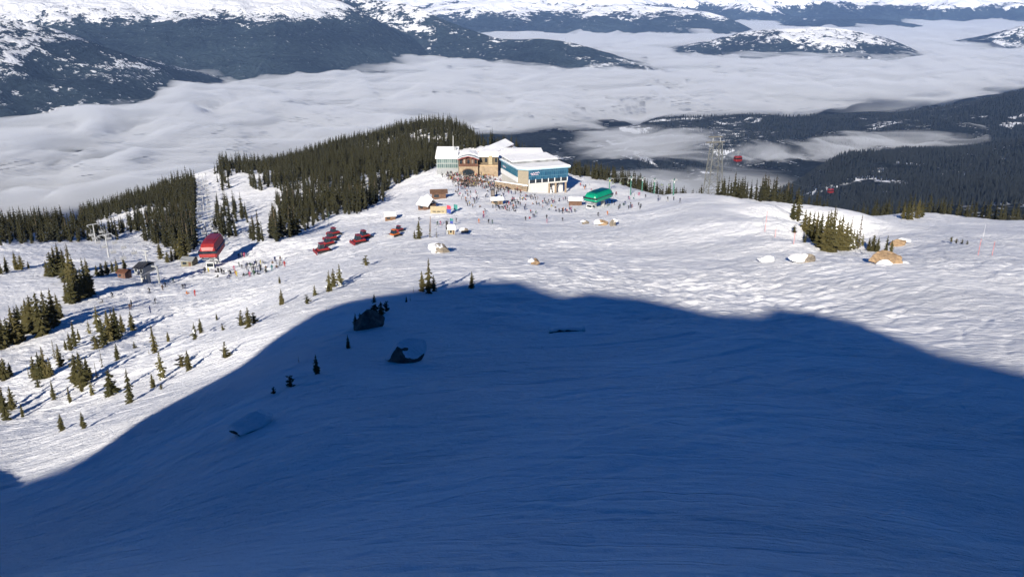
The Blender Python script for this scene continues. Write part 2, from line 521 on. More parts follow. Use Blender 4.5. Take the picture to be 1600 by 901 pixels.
mountain('far_mountains', [(-300,-30,26000),(200,-28,26000),(500,-24,26000),(700,-14,25000),(900,-26,26500),(1050,-14,27000),(1200,-22,26000),(1350,-12,27000),(1480,-26,26000),(1620,-18,26500),(1900,-26,26000)], 5600, 5000, m_far, 520, 190, 0.30, 3, 2100.0, foot=-1350)
mountain('distant_ridge', [(640,20,19500),(720,4,19500),(800,2,19300),(870,10,19200),(960,6,19000),(1050,12,18800),(1110,20,18500),(1150,32,18200),(1200,58,17600)], 3000, 3000, far_material('ridge_rock', -860, -260, 0.12, pscale=0.0022, fine=0.011), 260, 120, 0.16, 12, 1800.0, foot=-1250)
mountain('snow_bench', [(1180,44,20500),(1290,30,20500),(1380,30,20800),(1440,40,20500),(1500,52,20000)], 1800, 2500, m_far, 120, 80, 0.14, 21, 1600.0, foot=-1250)
mountain('forest_mountain', [(-200,-40,10800),(60,-34,11000),(300,-26,11400),(420,-20,11500),(500,-8,11500),(560,14,11300),(620,52,11000),(668,102,10600)], 3300, 3600, m_mid, 320, 170, 0.15, 31, 1900.0, foot=-1120, power=0.95)
mountain('spur_mountain', [(430,-6,12600),(560,-2,12600),(640,6,12400),(700,34,12000),(760,58,11600),(800,64,11400),(850,60,11200),(900,68,11000),(960,88,10700),(1040,110,10300)], 1500, 2600, m_spur, 280, 120, 0.14, 41, 1300.0, foot=-1080)
mountain('patchy_mountain', [(-260,0,7000),(-100,12,7300),(0,30,7500),(60,38,7600),(120,62,7700),(200,88,7750),(260,115,7800),(322,150,7800)], 2300, 2600, m_left, 260, 180, 0.16, 52, 1000.0, foot=-1000, power=0.9)
mountain('island_mountain', [(1015,92,12600),(1060,72,12700),(1100,68,12800),(1160,50,12900),(1250,43,12800),(1330,46,12700),(1400,64,12600),(1475,102,12400)], 1500, 1800, m_isl, 240, 110, 0.20, 63, 1100.0, foot=-1040)
mountain('right_mountain', [(1540,62,13800),(1600,40,14000),(1700,20,14200),(1900,10,14200)], 1600, 2000, m_isl, 100, 80, 0.15, 71, 1200.0, foot=-1080)

# valley sides and floor
VALLEY = [
 (1600,225,4000),(1500,235,4000),(1400,241,3900),(1310,246,3800),(1600,300,2600),(1450,300,2700),(1330,318,2900),(1600,270,3200),(1450,272,3300),(1340,276,3400),
 (1600,350,1800),(1450,350,1900),(1300,380,1900),(1600,420,1000),(1300,460,1000),
 (1255,292,4150),(1200,318,3750),(1200,240,5200),(1000,240,5300),(900,236,5350),(800,236,5350),(800,206,6250),(1000,203,6200),(900,216,5900),(1000,290,4400),(1150,300,4250),(850,290,4400),
 (1600,214,5000),(1500,214,5100),(1300,226,5200),(1150,217,5650),(1600,142,6300),(1500,168,6400),(1400,178,6500),(1300,183,6550),(1100,183,6900),(1000,186,6900),(1600,150,7600),(1400,180,7600),(1100,172,7600),(900,180,7300),(700,180,7200),
 (400,180,7300),(0,180,7400),(0,250,5000),(400,250,5000),(600,240,5300),(0,330,3600),(400,330,3600),(700,310,4000),(0,500,1700),(400,480,1700),(800,480,1700),(1000,470,1700),
 (-500,330,3600),(-500,180,7400),(2200,225,4000),(2200,300,2600),(2200,140,6300),(2200,150,7600),(2200,214,5000),(-500,500,1700),(2200,430,1000),
]
FV = Field(VALLEY, -1.7, 1.7, 900.0, 7800.0, 160, 160, smooth=3e-4, ls=0.7)
def HV(x, y):
    x = np.asarray(x, float); y = np.asarray(y, float)
    z = y * FV.t(x / y, np.log(y))
    return z + 26 * fbm(x / 700, y / 700, 4, 91) + 4 * fbm(x / 90, y / 90, 3, 95)
def valley_material():
    t = NT('valley_forest_floor')
    b = t.bsdf(Roughness=0.9); b.inputs['Specular IOR Level'].default_value = 0.0
    p = t.pos()
    n1 = t.noise(p, 0.0022, 6.0, 0.6, 0.8)
    n2 = t.noise(p, 0.03, 4.0, 0.7)
    vil = t.math('MULTIPLY', t.ramp(t.noise(p, 0.0011, 3.0, 0.5), 0.56, 0.66), t.ramp(t.noise(p, 0.016, 3.0, 0.6), 0.58, 0.62))
    f = t.math('MAXIMUM', t.ramp(n1, 0.60, 0.62), vil)
    dark = t.mix(t.ramp(n2, 0.42, 0.62), (0.005, 0.007, 0.008, 1), (0.022, 0.027, 0.03, 1))
    t.link(t.mix(f, dark, (0.75, 0.77, 0.82, 1)), b.inputs['Base Color'])
    t.link(t.bump(n2, 0.8, 12.0), b.inputs['Normal'])
    return t.m
na, nb = 320, 260
S = np.linspace(-1.6, 1.6, na); L = np.linspace(math.log(920), math.log(7750), nb)
SS, LL = np.meshgrid(S, L, indexing='ij'); YY = np.exp(LL); XX = SS * YY
me = mesh_np('valley_terrain', np.stack([XX, YY, HV(XX, YY)], -1).reshape(-1, 3), grid_quads(na, nb), mats=[valley_material()])
tag(link('valley_terrain', me), kind='structure')
me = mesh_np('valley_floor', np.array([(-45000, -3000, -1300), (45000, -3000, -1300), (45000, 42000, -1300), (-45000, 42000, -1300)]), np.array([(0, 1, 2, 3)]), mats=[bpy.data.materials['valley_forest_floor']])
tag(link('valley_floor', me), kind='structure')

# ------------------------------------------------------------------ fog: thick bodies of even density, thin at their torn edges
def vol_material(name, density, color=(1, 1, 1), aniso=0.0):
    t = NT(name)
    v = t.new('ShaderNodeVolumePrincipled')
    v.inputs['Density'].default_value = density
    v.inputs['Color'].default_value = rgba(color)
    v.inputs['Anisotropy'].default_value = aniso
    t.link(v.outputs[0], t.out.inputs['Volume'])
    return t.m
M_FOG = vol_material('fog_bank_air', 0.0115, (0.745, 0.765, 0.80))

def fog_body(name, ctrl, ztop, zdepth, s0, s1, y0, y1, ns, nl, thick, seed, wl, lump, mat, ragged=0.35, base=None):
    """ctrl: (u, v, +1 in / -1 out) survey of the bank at height ztop"""
    P = []; V = []
    for (u, v, k) in ctrl:
        s, t = bearing(u, v); Y = ztop / t
        P.append((s, math.log(Y))); V.append(k)
    P = np.array(P); w = tps_fit(P, np.array(V, float), 1e-3)
    S = np.linspace(s0, s1, ns); Lr = np.linspace(math.log(y0), math.log(y1), nl)
    SS, LL = np.meshgrid(S, Lr, indexing='ij'); YY = np.exp(LL); XX = SS * YY
    m = tps_eval(w, P, np.stack([SS.ravel(), LL.ravel()], 1)).reshape(ns, nl)
    m = np.clip(m, -1.2, 1.2)
    wx, wy = XX + 500 * fbm(XX / 1500, YY / 1500, 3, seed + 3), YY + 400 * fbm(XX / 1500, YY / 1500, 3, seed + 4)
    m = m + ragged * fbm(wx / wl, wy / wl, 5, seed, 0.55)
    th = np.clip(m, 0, 1) ** 1.3 * thick
    th[0, :] = th[-1, :] = 0; th[:, 0] = th[:, -1] = 0
    body = np.clip(m * 2, 0, 1)
    top = ztop + lump * body * (0.85 * fbm(wx / (wl * 0.55), wy / (wl * 0.60), 5, seed + 9, 0.48) + 0.30 * fbm(wx / (wl * 1.3), wy / (wl * 0.5), 3, seed + 29, 0.5) + 0.34 * ridged(wx / (wl * 0.40), wy / (wl * 0.44), 4, seed + 51)) + zdepth * (np.clip(m, 0, 1) - 1)
    bot = top - th
    live = th > 0.01
    cell = live[:-1, :-1] | live[1:, :-1] | live[:-1, 1:] | live[1:, 1:]
    N = ns * nl
    q = grid_quads(ns, nl)[cell.ravel()]
    low = np.where(live.ravel(), np.arange(N) + N, np.arange(N))
    q2 = low[q][:, ::-1]
    keep = ~np.all(q2[:, ::-1] == q, axis=1)
    verts = np.concatenate([np.stack([XX, YY, top], -1).reshape(-1, 3), np.stack([XX, YY, bot], -1).reshape(-1, 3)])
    quads = np.concatenate([q, q2])
    used = np.unique(quads); remap = np.full(2 * N, -1); remap[used] = np.arange(len(used))
    me = mesh_np(name, verts[used], remap[quads], mats=[mat], smooth=False)
    return tag(link(name, me), kind='stuff')

MAIN = [(-300,230,1),(-300,330,1),(0,240,1),(0,300,1),(0,345,1),(200,200,1),(300,150,1),(200,280,1),(330,230,1),(450,190,1),(520,200,.8),(430,160,1),(420,125,1),(600,180,1),(600,130,1),(700,150,1),(700,190,.6),(850,180,.8),(850,130,1),(850,90,1),(1000,165,.7),(1000,120,1),(1130,155,.6),(1130,110,1),(1300,150,.6),(1300,110,1),(1450,110,1),(1450,140,.5),(1600,100,1),(1600,122,.4),(1000,70,1),(1300,60,1),(1500,60,1),(1600,60,1),(1900,90,1),(1900,60,1),(1600,30,1),(800,40,1),(300,60,1),(-300,100,1),
 (740,212,-.5),(820,208,-.6),(900,205,-.6),(1000,196,-.6),(1100,182,-.5),(1250,178,-.6),(1400,166,-.6),(1500,156,-.6),(1600,143,-.5),(1900,120,-.5),(480,235,-.4),(540,232,-.4),(480,260,-.2),
 (800,260,-1),(1000,240,-1),(1200,220,-1),(1400,220,-1),(1600,200,-1),(1000,300,-1),(1300,300,-1),(1600,300,-1),(1900,200,-1),(700,300,-.6),(600,280,-.3),(300,340,1),(150,400,1)]
fog_body('fog_sea', MAIN, FOGZ, 30, -1.5, 1.6, 2600, 30000, 520, 560, 210, 5, 1500.0, 108, M_FOG, 0.54)
VEIL = [(u, v, (.10 if k > 0 else -.75)) for (u, v, k) in MAIN]
fog_body('fog_veil', VEIL, FOGZ + 62, 25, -1.4, 1.5, 2700, 15000, 380, 380, 95, 45, 900.0, 40, vol_material('fog_veil_air', 0.0030, (0.745, 0.765, 0.80)), 0.85)
WISP = [(950,215,.7),(1020,205,.8),(1080,215,.6),(1040,235,.5),(960,240,.5),(1110,240,.3),(880,245,.1),(900,205,-.3),(830,215,-.8),(1160,225,-.6),(1100,190,-.2),
 (1000,275,.7),(1100,285,.9),(1200,285,.8),(1060,300,.9),(1180,305,.9),(1250,310,.7),(950,280,.5),(900,268,.2),(1290,330,.4),(1150,265,.3),(1120,330,.8),(1000,330,.8),(1270,290,.1),(1320,300,-.6),(1050,258,-.3),(960,256,-.5),(1200,255,-.4),
 (1290,225,.35),(1360,215,.45),(1430,210,.35),(1240,250,.1),(1340,240,.1),(1480,200,.0),(1300,270,-.6),(1420,250,-.8),(1550,200,-.8),(1500,240,-1),(1600,250,-1),(1400,300,-1),(1600,320,-1),(1400,180,-.7),(1250,190,-.7),(1180,200,-.5),
 (760,250,-.6),(700,260,-.6),(820,300,.2),(700,330,-.6),(850,340,.2)]
fog_body('fog_patches', WISP, -905.0, 6, -0.3, 0.75, 2900, 7000, 320, 280, 60, 15, 700.0, 26, vol_material('fog_wisp_air', 0.007, (0.745, 0.765, 0.80)), 0.36)

HIGH = [(1290,228,.55),(1340,222,.8),(1390,214,.8),(1440,209,.7),(1490,206,.3),(1240,236,.5),(1190,244,.3),(1300,250,.1),(1400,240,-.1),(1460,190,-.5),(1380,192,-.4),(1300,200,-.4),(1200,215,-.6),(1550,200,-.4),(1600,230,-.9),(1500,245,-.8),(1350,275,-.8),(1200,280,-.8),(1100,240,-.7),(1600,180,-.9)]
fog_body('fog_patches', HIGH, -800.0, 6, 0.1, 0.75, 3000, 6400, 220, 200, 40, 25, 420.0, 26, bpy.data.materials['fog_wisp_air'], 0.75)

# haze: one closed box of even air
bm = bmesh.new()
hx, hy0, hy1, hz0, hz1 = 46000, -3500, 43000, -1301.0, 1010.0
vs = [bm.verts.new((x, y, z)) for x in (-hx, hx) for y in (hy0, hy1) for z in (hz0, hz1)]
for f in ((0,1,3,2),(4,6,7,5),(0,4,5,1),(2,3,7,6),(0,2,6,4),(1,5,7,3)): bm.faces.new([vs[i] for i in f])
bmesh.ops.recalc_face_normals(bm, faces=bm.faces)
me = bpy.data.meshes.new('haze'); bm.to_mesh(me); bm.free()
me.materials.append(vol_material('haze_air', 1.7e-5, (0.34, 0.55, 1.0)))
tag(link('haze', me), kind='stuff')
# ------------------------------------------------------------------ mesh collector
class MB:
    def __init__(self): self.v = []; self.f = []; self.m = []
    def add(self, vs, fs, mi=0):
        o = len(self.v); self.v += [tuple(p) for p in vs]
        for f in fs: self.f.append([o + i for i in f]); self.m.append(mi)
    def box(self, c, size, rz=0.0, mi=0, M=None):
        sx, sy, sz = [s / 2 for s in size]
        vs = [Vector((x, y, z)) for x in (-sx, sx) for y in (-sy, sy) for z in (-sz, sz)]
        Q = Matrix.Rotation(rz, 3, 'Z')
        vs = [Q @ p + Vector(c) for p in vs]
        if M is not None: vs = [M @ p for p in vs]
        self.add(vs, [(0,1,3,2),(4,6,7,5),(0,4,5,1),(2,3,7,6),(0,2,6,4),(1,5,7,3)], mi)
    def prism(self, poly, z0, z1, mi=0):
        n = len(poly)
        zs0 = z0 if hasattr(z0, '__len__') else [z0] * n
        zs1 = z1 if hasattr(z1, '__len__') else [z1] * n
        vs = [(p[0], p[1], zs0[i]) for i, p in enumerate(poly)] + [(p[0], p[1], zs1[i]) for i, p in enumerate(poly)]
        fs = [tuple(range(n))[::-1], tuple(range(n, 2 * n))] + [(i, (i + 1) % n, n + (i + 1) % n, n + i) for i in range(n)]
        self.add(vs, fs, mi)
    def extrude_x(self, prof, x0, x1, mi=0):
        """profile in (y,z) swept along x"""
        n = len(prof)
        vs = [(x0, p[0], p[1]) for p in prof] + [(x1, p[0], p[1]) for p in prof]
        fs = [tuple(range(n)), tuple(range(n, 2 * n))[::-1]] + [(i, n + i, n + (i + 1) % n, (i + 1) % n) for i in range(n)]
        self.add(vs, fs, mi)
    def extrude_y(self, prof, y0, y1, mi=0):
        n = len(prof)
        vs = [(p[0], y0, p[1]) for p in prof] + [(p[0], y1, p[1]) for p in prof]
        fs = [tuple(range(n))[::-1], tuple(range(n, 2 * n))] + [(i, (i + 1) % n, n + (i + 1) % n, n + i) for i in range(n)]
        self.add(vs, fs, mi)
    def tube(self, a, b, r0, r1=None, n=8, mi=0):
        a, b = Vector(a), Vector(b); r1 = r0 if r1 is None else r1
        d = (b - a).normalized(); x = d.orthogonal().normalized(); y = d.cross(x)
        vs = []
        for p, r in ((a, r0), (b, r1)):
            for k in range(n):
                t = 2 * math.pi * k / n
                vs.append(p + x * (r * math.cos(t)) + y * (r * math.sin(t)))
        fs = [(k, (k + 1) % n, n + (k + 1) % n, n + k) for k in range(n)] + [tuple(range(n))[::-1], tuple(range(n, 2 * n))]
        self.add(vs, fs, mi)
    def path(self, pts, r, n=5, mi=0):
        for a, b in zip(pts[:-1], pts[1:]): self.tube(a, b, r, r, n, mi)
    def loft(self, rings, mi=0, cap=True):
        n = len(rings[0]); o = [p for r in rings for p in r]
        fs = []
        for i in range(len(rings) - 1):
            for k in range(n): fs.append((i*n+k, i*n+(k+1)%n, (i+1)*n+(k+1)%n, (i+1)*n+k))
        if cap: fs += [tuple(range(n))[::-1], tuple(range((len(rings)-1)*n, len(rings)*n))]
        self.add(o, fs, mi)
    def mesh(self, name, mats, smooth=False):
        me = bpy.data.meshes.new(name)
        me.from_pydata(self.v, [], self.f)
        for m in (mats if isinstance(mats, (list, tuple)) else [mats]): me.materials.append(m)
        me.polygons.foreach_set('material_index', self.m)
        me.polygons.foreach_set('use_smooth', [smooth] * len(me.polygons))
        bm = bmesh.new(); bm.from_mesh(me); bmesh.ops.recalc_face_normals(bm, faces=bm.faces); bm.to_mesh(me); bm.free()
        me.update()
        return me
    def build(self, name, mats, parent=None, smooth=False):
        return link(name, self.mesh(name, mats, smooth), parent)

# ------------------------------------------------------------------ conifers
def needle_material(name, a, b_, snow=0.0):
    t = NT(name)
    b = t.bsdf(Roughness=0.8); b.inputs['Specular IOR Level'].default_value = 0.1
    oi = t.new('ShaderNodeObjectInfo')
    p = t.pos()
    n = t.noise(p, 1.6, 4.0, 0.7)
    n2 = t.noise(p, 0.05, 2.0, 0.5)
    f = t.math('ADD', t.math('MULTIPLY', t.ramp(n, 0.3, 0.7), 0.45), t.math('MULTIPLY', t.ramp(t.math('ADD', t.math('MULTIPLY', oi.outputs['Random'], 0.75), t.math('MULTIPLY', n2, 0.5)), 0.25, 0.85), 0.62))
    c = t.mix(f, rgba(a), rgba(b_))
    if snow > 0:
        g = t.new('ShaderNodeNewGeometry'); s = t.new('ShaderNodeSeparateXYZ'); t.link(g.outputs['Normal'], s.inputs[0])
        k = t.math('MULTIPLY', t.ramp(t.math('ABSOLUTE', s.outputs[2]), 0.3, 0.6), t.ramp(t.noise(p, 1.1, 3.0, 0.6), 0.62 - snow * 0.3, 0.66 - snow * 0.3))
        c = t.mix(k, c, (0.80, 0.82, 0.86, 1))
    t.link(c, b.inputs['Base Color'])
    return t.m
M_NEEDLE = needle_material('fir_needles', (0.018, 0.021, 0.009), (0.066, 0.056, 0.022))
M_NEEDLE_D = needle_material('forest_needles', (0.004, 0.006, 0.0035), (0.027, 0.026, 0.013))
M_NEEDLE_S = needle_material('snowy_needles', (0.028, 0.030, 0.012), (0.085, 0.075, 0.03), 0.1)
M_BARK = paint('fir_bark', (0.10, 0.075, 0.05), 0.9, 0.4)

def crown_mesh(seed, tiers, per, r0, prof=0.85, droop=0.35, core=True, base=0.05, gap=0.0):
    g = np.random.default_rng(seed)
    V = []; F = []
    def tri(*p):
        o = len(V); V.extend(p); F.append((o, o + 1, o + 2))
    lean = g.normal(0, 0.012, 2)
    for i in range(tiers):
        f = i / (tiers - 1)
        z = base + (0.975 - base) * f ** 0.92
        R0 = r0 * ((1 - f) ** prof) * (0.85 + 0.3 * math.sin(i * 2.4 + seed)) + 0.012
        if f < 0.08: R0 *= 0.75
        k = max(3, int(per * (0.55 + 0.6 * (1 - f))))
        off = g.uniform(0, 6.28)
        for j in range(k):
            if g.random() < gap: continue
            th = off + 6.283 * j / k + g.normal(0, 0.22)
            r = R0 * g.uniform(0.45, 1.45)
            zz = z + g.normal(0, 0.012)
            d = droop * r * g.uniform(0.3, 1.2) - 0.15 * r * f * 2
            c, s = math.cos(th), math.sin(th)
            w = r * g.uniform(0.20, 0.42)
            cx, cyy = lean * zz
            a = (cx + c * r * 0.05, cyy + s * r * 0.05, zz + 0.02 + 0.1 * r)
            tip = (cx + c * r, cyy + s * r, zz - d)
            m = 0.55
            l = (cx + c * r * m - s * w, cyy + s * r * m + c * w, zz - d * 0.75 - 0.02)
            rr = (cx + c * r * m + s * w, cyy + s * r * m - c * w, zz - d * 0.75 - 0.02)
            tri(a, l, tip); tri(a, tip, rr)
    if core:
        n = 7
        for k in range(n):
            a0, a1 = 6.283 * k / n, 6.283 * (k + 1) / n
            q = r0 * 0.36
            tri((math.cos(a0) * q, math.sin(a0) * q, base + 0.02), (math.cos(a1) * q, math.sin(a1) * q, base + 0.02), (lean[0], lean[1], 0.93))
    # leader shoot
    for a0 in (0, 2.1, 4.2):
        tri((0.012 * math.cos(a0) + lean[0] * .9, 0.012 * math.sin(a0) + lean[1] * .9, 0.9), (0.012 * math.cos(a0 + 2.1) + lean[0] * .9, 0.012 * math.sin(a0 + 2.1) + lean[1] * .9, 0.9), (lean[0], lean[1], 1.02))
    return np.array(V), np.array(F)

def trunk_arrays(r=0.018, n=6, z0=-0.12, z1=0.93):
    V = []; F = []
    for k in range(n):
        a = 6.283 * k / n
        V.append((r * math.cos(a), r * math.sin(a), z0)); 
    for k in range(n):
        a = 6.283 * k / n
        V.append((r * .25 * math.cos(a), r * .25 * math.sin(a), z1))
    for k in range(n):
        F += [(k, (k + 1) % n, n + (k + 1) % n), (k, n + (k + 1) % n, n + k)]
    return np.array(V), np.array(F)

def lone_tree_proto(seed, r0, tiers=17, per=10, mat=None, **kw):
    v, f = crown_mesh(seed, tiers, per, r0, **kw)
    tv, tf = trunk_arrays()
    return (mesh_np('crown', v, tris=f, mats=[mat or M_NEEDLE], smooth=False), mesh_np('trunk', tv, tris=tf, mats=[M_BARK]))
LONE = {
    'spire':  [lone_tree_proto(s, 0.15, 19, 9, droop=0.5) for s in (1, 2, 3)],
    'fir':    [lone_tree_proto(s, 0.21, 18, 11) for s in (11, 12, 13, 14)],
    'wide':   [lone_tree_proto(s, 0.27, 16, 12, prof=0.6) for s in (21, 22, 23)],
    'shrub':  [lone_tree_proto(s, 0.42, 8, 10, prof=0.5, droop=-0.3, gap=0.2) for s in (31, 32, 33)],
    'snowy':  [lone_tree_proto(s, 0.24, 14, 9, mat=M_NEEDLE_S, gap=0.15) for s in (41, 42, 43)],
    'thin':   [lone_tree_proto(s, 0.09, 16, 6, gap=0.3, core=False) for s in (51, 52)],
}
FORM = {'spire': 'slender', 'fir': 'full green', 'wide': 'broad bushy', 'shrub': 'low scrubby', 'snowy': 'snow flecked', 'thin': 'thin sparse'}

def m_per_px(p): return (p.y * CP - p.z * SP) / FPX

def lone_tree(u, v, hpx, kind, label, group):
    p = ground(u, v)
    h = hpx * m_per_px(p) / 0.96
    if 'gully stand behind' in label: h *= 1.1
    cm, tm = LONE[kind][random.randrange(len(LONE[kind]))]
    t = empty('fir_tree', p, random.uniform(0, 6.28), h)
    link('crown', cm, t); link('trunk', tm, t)
    return tag(t, label, 'tree', group)

ORD = ['first', 'second', 'third', 'fourth', 'fifth', 'sixth', 'seventh', 'eighth', 'ninth', 'tenth', 'eleventh', 'twelfth', 'thirteenth', 'fourteenth', 'fifteenth']
CLUMPS = [
 ('lowest clump at the left edge', [(4,640,40,'fir'),(11,655,58,'spire'),(20,640,40,'fir'),(36,651,23,'spire')]),
 ('second lowest clump at the left edge', [(1,593,40,'fir'),(9,591,34,'wide'),(17,586,22,'fir')]),
 ('dense clump under the shaded bank', [(46,591,22,'thin'),(56,593,40,'fir'),(65,592,46,'fir'),(74,590,52,'spire'),(60,605,15,'shrub'),(80,588,32,'fir'),(69,590,38,'wide')]),
 ('loose row beside the long tree shadows', [(86,561,32,'thin'),(95,571,36,'fir')]),
 ('row climbing towards the grey lift', [(103,546,17,'fir'),(111,546,28,'fir'),(117,541,42,'spire'),(124,531,19,'fir')]),
 ('tight clump amid the left slope', [(122,600,51,'wide'),(131,603,57,'fir'),(139,593,38,'fir'),(128,612,20,'fir')]),
 ('pair above the tight clump', [(151,589,25,'thin'),(160,573,29,'thin')]),
 ('large clump under the open run', [(140,521,22,'snowy'),(154,516,40,'snowy'),(151,545,24,'shrub'),(163,538,43,'fir'),(172,533,50,'fir'),(179,526,46,'spire'),(184,528,50,'fir'),(191,519,30,'fir'),(207,516,31,'fir')]),
 ('scattered firs on bare slope', [(84,624,33,'spire'),(110,628,27,'spire'),(144,617,27,'snowy'),(174,617,44,'wide'),(204,627,54,'spire'),(184,561,26,'fir'),(210,544,11,'shrub'),(233,554,10,'thin'),(243,551,46,'spire'),(263,533,17,'fir'),(240,605,24,'fir'),(254,591,46,'snowy')]),
 ('lowest pair above the shadow edge', [(97,672,29,'fir'),(131,669,29,'fir')]),
 ('scattered row nearest the shadow edge', [(252,608,9,'shrub'),(284,573,21,'shrub'),(295,578,33,'fir'),(305,530,28,'snowy'),(314,520,24,'fir'),(352,559,25,'shrub'),(339,500,12,'fir'),(348,516,11,'shrub'),(377,509,24,'shrub'),(389,511,33,'fir'),(397,506,18,'shrub')]),
 ('tall stand below the groomed bowl', [(2,546,48,'fir'),(8,542,50,'fir'),(16,538,44,'wide'),(26,537,61,'fir'),(33,533,56,'fir'),(41,514,40,'fir'),(47,520,54,'fir'),(56,521,62,'wide'),(66,524,70,'fir'),(76,518,66,'fir'),(86,508,58,'fir'),(94,497,40,'fir'),(30,500,26,'fir')]),
 ('stand under the grey lift', [(106,473,38,'fir'),(113,474,46,'fir'),(119,470,48,'wide'),(125,468,52,'fir'),(131,466,48,'fir'),(137,464,62,'spire'),(142,460,56,'fir')]),
 ('group in the groomed bowl', [(74,432,26,'fir'),(82,432,40,'wide'),(88,430,46,'fir'),(95,428,48,'fir'),(104,440,52,'fir'),(111,440,60,'spire'),(117,436,36,'fir')]),
 ('small group left of the bowl', [(1,428,22,'fir'),(11,426,27,'fir'),(26,421,29,'fir'),(34,421,24,'wide'),(45,419,12,'fir')]),
 ('bushy row behind the brown lift hut', [(152,431,17,'wide'),(160,431,21,'wide'),(168,429,23,'wide'),(176,425,19,'fir'),(183,425,22,'fir'),(195,421,22,'fir')]),
 ('row left of the red terminal', [(251,404,29,'fir'),(262,410,18,'wide'),(269,408,22,'fir'),(276,406,26,'fir'),(284,405,46,'fir'),(291,403,36,'fir')]),
 ('clump of sunlit firs at mid slope', [(512,456,12,'shrub'),(515,455,34,'snowy'),(522,448,30,'fir'),(532,447,36,'snowy'),(440,476,26,'fir'),(437,442,12,'fir'),(492,462,20,'snowy'),(480,475,15,'shrub')]),
 ('group atop the shadow edge', [(646,456,9,'thin'),(660,455,33,'fir'),(670,458,55,'spire'),(678,455,26,'fir'),(737,451,28,'fir'),(635,472,10,'fir'),(641,470,9,'thin')]),
 ('small group below the kiosk', [(648,373,14,'fir'),(655,373,29,'fir'),(672,371,24,'thin'),(682,371,16,'thin'),(572,415,16,'shrub')]),
 ('stunted row inside the blue shadow', [(544,544,22,'fir'),(495,584,33,'fir'),(454,604,20,'shrub'),(428,615,12,'shrub'),(467,566,10,'thin'),(510,487,9,'thin')]),
 ('stunted ring at the outcrop', [(556,512,24,'fir'),(564,514,26,'wide'),(574,506,24,'fir'),(585,496,38,'fir'),(596,492,22,'wide'),(604,486,16,'shrub')]),
 ('dense gully stand behind knoll', [(1238,342,27,'fir'),(1246,344,36,'fir'),(1256,360,30,'fir'),(1262,366,33,'fir'),(1268,373,38,'fir'),(1274,380,44,'fir'),(1280,386,48,'fir'),(1287,391,54,'fir'),(1294,393,58,'fir'),(1300,393,64,'spire'),(1306,392,48,'fir'),(1312,392,50,'fir'),(1318,391,42,'fir')]),
 ('snow caked scrub beside the gully', [(1324,390,42,'snowy'),(1331,390,34,'snowy'),(1341,388,52,'thin'),(1328,378,40,'thin'),(1347,384,20,'snowy'),(1337,384,26,'snowy')]),
 ('clump behind the tan boulder', [(1357,390,20,'fir'),(1363,392,26,'wide'),(1370,393,24,'fir'),(1384,394,27,'spire'),(1392,394,20,'fir')]),
 ('sprigs on the gully flank', [(1241,364,14,'shrub'),(1257,379,13,'shrub')]),
 ('clump above the right hand bowl', [(1411,342,22,'fir'),(1418,343,28,'fir'),(1424,343,26,'spire'),(1432,341,30,'fir'),(1440,339,24,'fir')]),
 ('sprig row in the right hand bowl', [(1486,378,9,'shrub'),(1494,380,8,'shrub'),(1503,381,8,'shrub'),(1511,382,7,'shrub')]),
]
for desc, trees in CLUMPS:
    order = sorted(range(len(trees)), key=lambda i: trees[i][0])
    for rank, i in enumerate(order):
        u, v, h, kind = trees[i]
        which = 'leftmost' if rank == 0 else ('rightmost' if rank == len(order) - 1 else ORD[rank] + ' from left')
        lone_tree(u, v, h, kind, '%s fir, %s of the %s' % (FORM[kind], which, desc), 'firs of the ' + desc)

# --- the forest: every tree sampled on the ground, the largest ones individual, the rest one body
def inpoly(px, py, poly):
    inside = np.zeros(len(px), bool)
    n = len(poly)
    for i in range(n):
        x0, y0 = poly[i]; x1, y1 = poly[(i + 1) % n]
        c = ((y0 > py) != (y1 > py)) & (px < (x1 - x0) * (py - y0) / (y1 - y0 + 1e-9) + x0)
        inside ^= c
    return inside
def project(x, y, z):
    d = y * CP - z * SP
    up = y * SP + z * CP
    return CU + FPX * x / d, CV - FPX * up / d

HILL = [(335,272),(350,258),(420,256),(500,236),(545,226),(575,205),(640,196),(700,198),(760,206),(790,214),(800,222),(742,232),(700,236),(683,250),(680,262),(640,280),(612,292),(606,312),(590,318),(560,336),(530,334),(505,345),(470,365),(432,380),(424,372),(418,352),(440,332),(432,318),(445,305),(424,288),(380,270),(345,280)]
LEFTF = [(-120,352),(0,346),(60,348),(112,358),(130,345),(200,316),(300,283),(309,300),(309,372),(306,392),(285,398),(266,392),(240,380),(205,372),(160,378),(120,378),(62,380),(0,384),(-120,386)]
CLEAR = [[(333,292),(350,284),(380,282),(412,292),(428,310),(424,332),(400,344),(372,324),(345,304)], [(146,352),(180,338),(232,322),(236,330),(205,350),(160,364)], [(640,214),(700,216),(700,224),(690,226),(645,224)],[(306,295),(333,295),(336,380),(306,380)], [(560,205),(575,206),(572,216),(558,214)]]
SMALL = [[(336,320),(350,306),(362,318),(385,330),(398,345),(384,352),(350,350),(340,345)], [(333,352),(350,346),(354,376),(336,380)], [(355,352),(372,350),(372,374),(358,374)],[(388,352),(404,346),(420,372),(404,384),(390,380)],[(338,285),(352,276),(360,296),(345,300)],[(385,282),(420,286),(426,296),(400,300)]]
step = 4.4
gx, gy = np.meshgrid(np.arange(-620, 120, step), np.arange(290, 1190, step))
gx = (gx + rng.uniform(-.48, .48, gx.shape) * step).ravel(); gy = (gy + rng.uniform(-.48, .48, gy.shape) * step).ravel()
gz = HN(gx, gy)
pu, pv = project(gx, gy, gz)
keep = inpoly(pu, pv, HILL) | inpoly(pu, pv, LEFTF)
dens = fbm(gx / 55, gy / 55, 3, 201)
keep &= ~((dens > 0.42) & (rng.random(len(gx)) < 0.75))
keep &= rng.random(len(gx)) < 0.95
for c in CLEAR: keep &= ~inpoly(pu, pv, c)
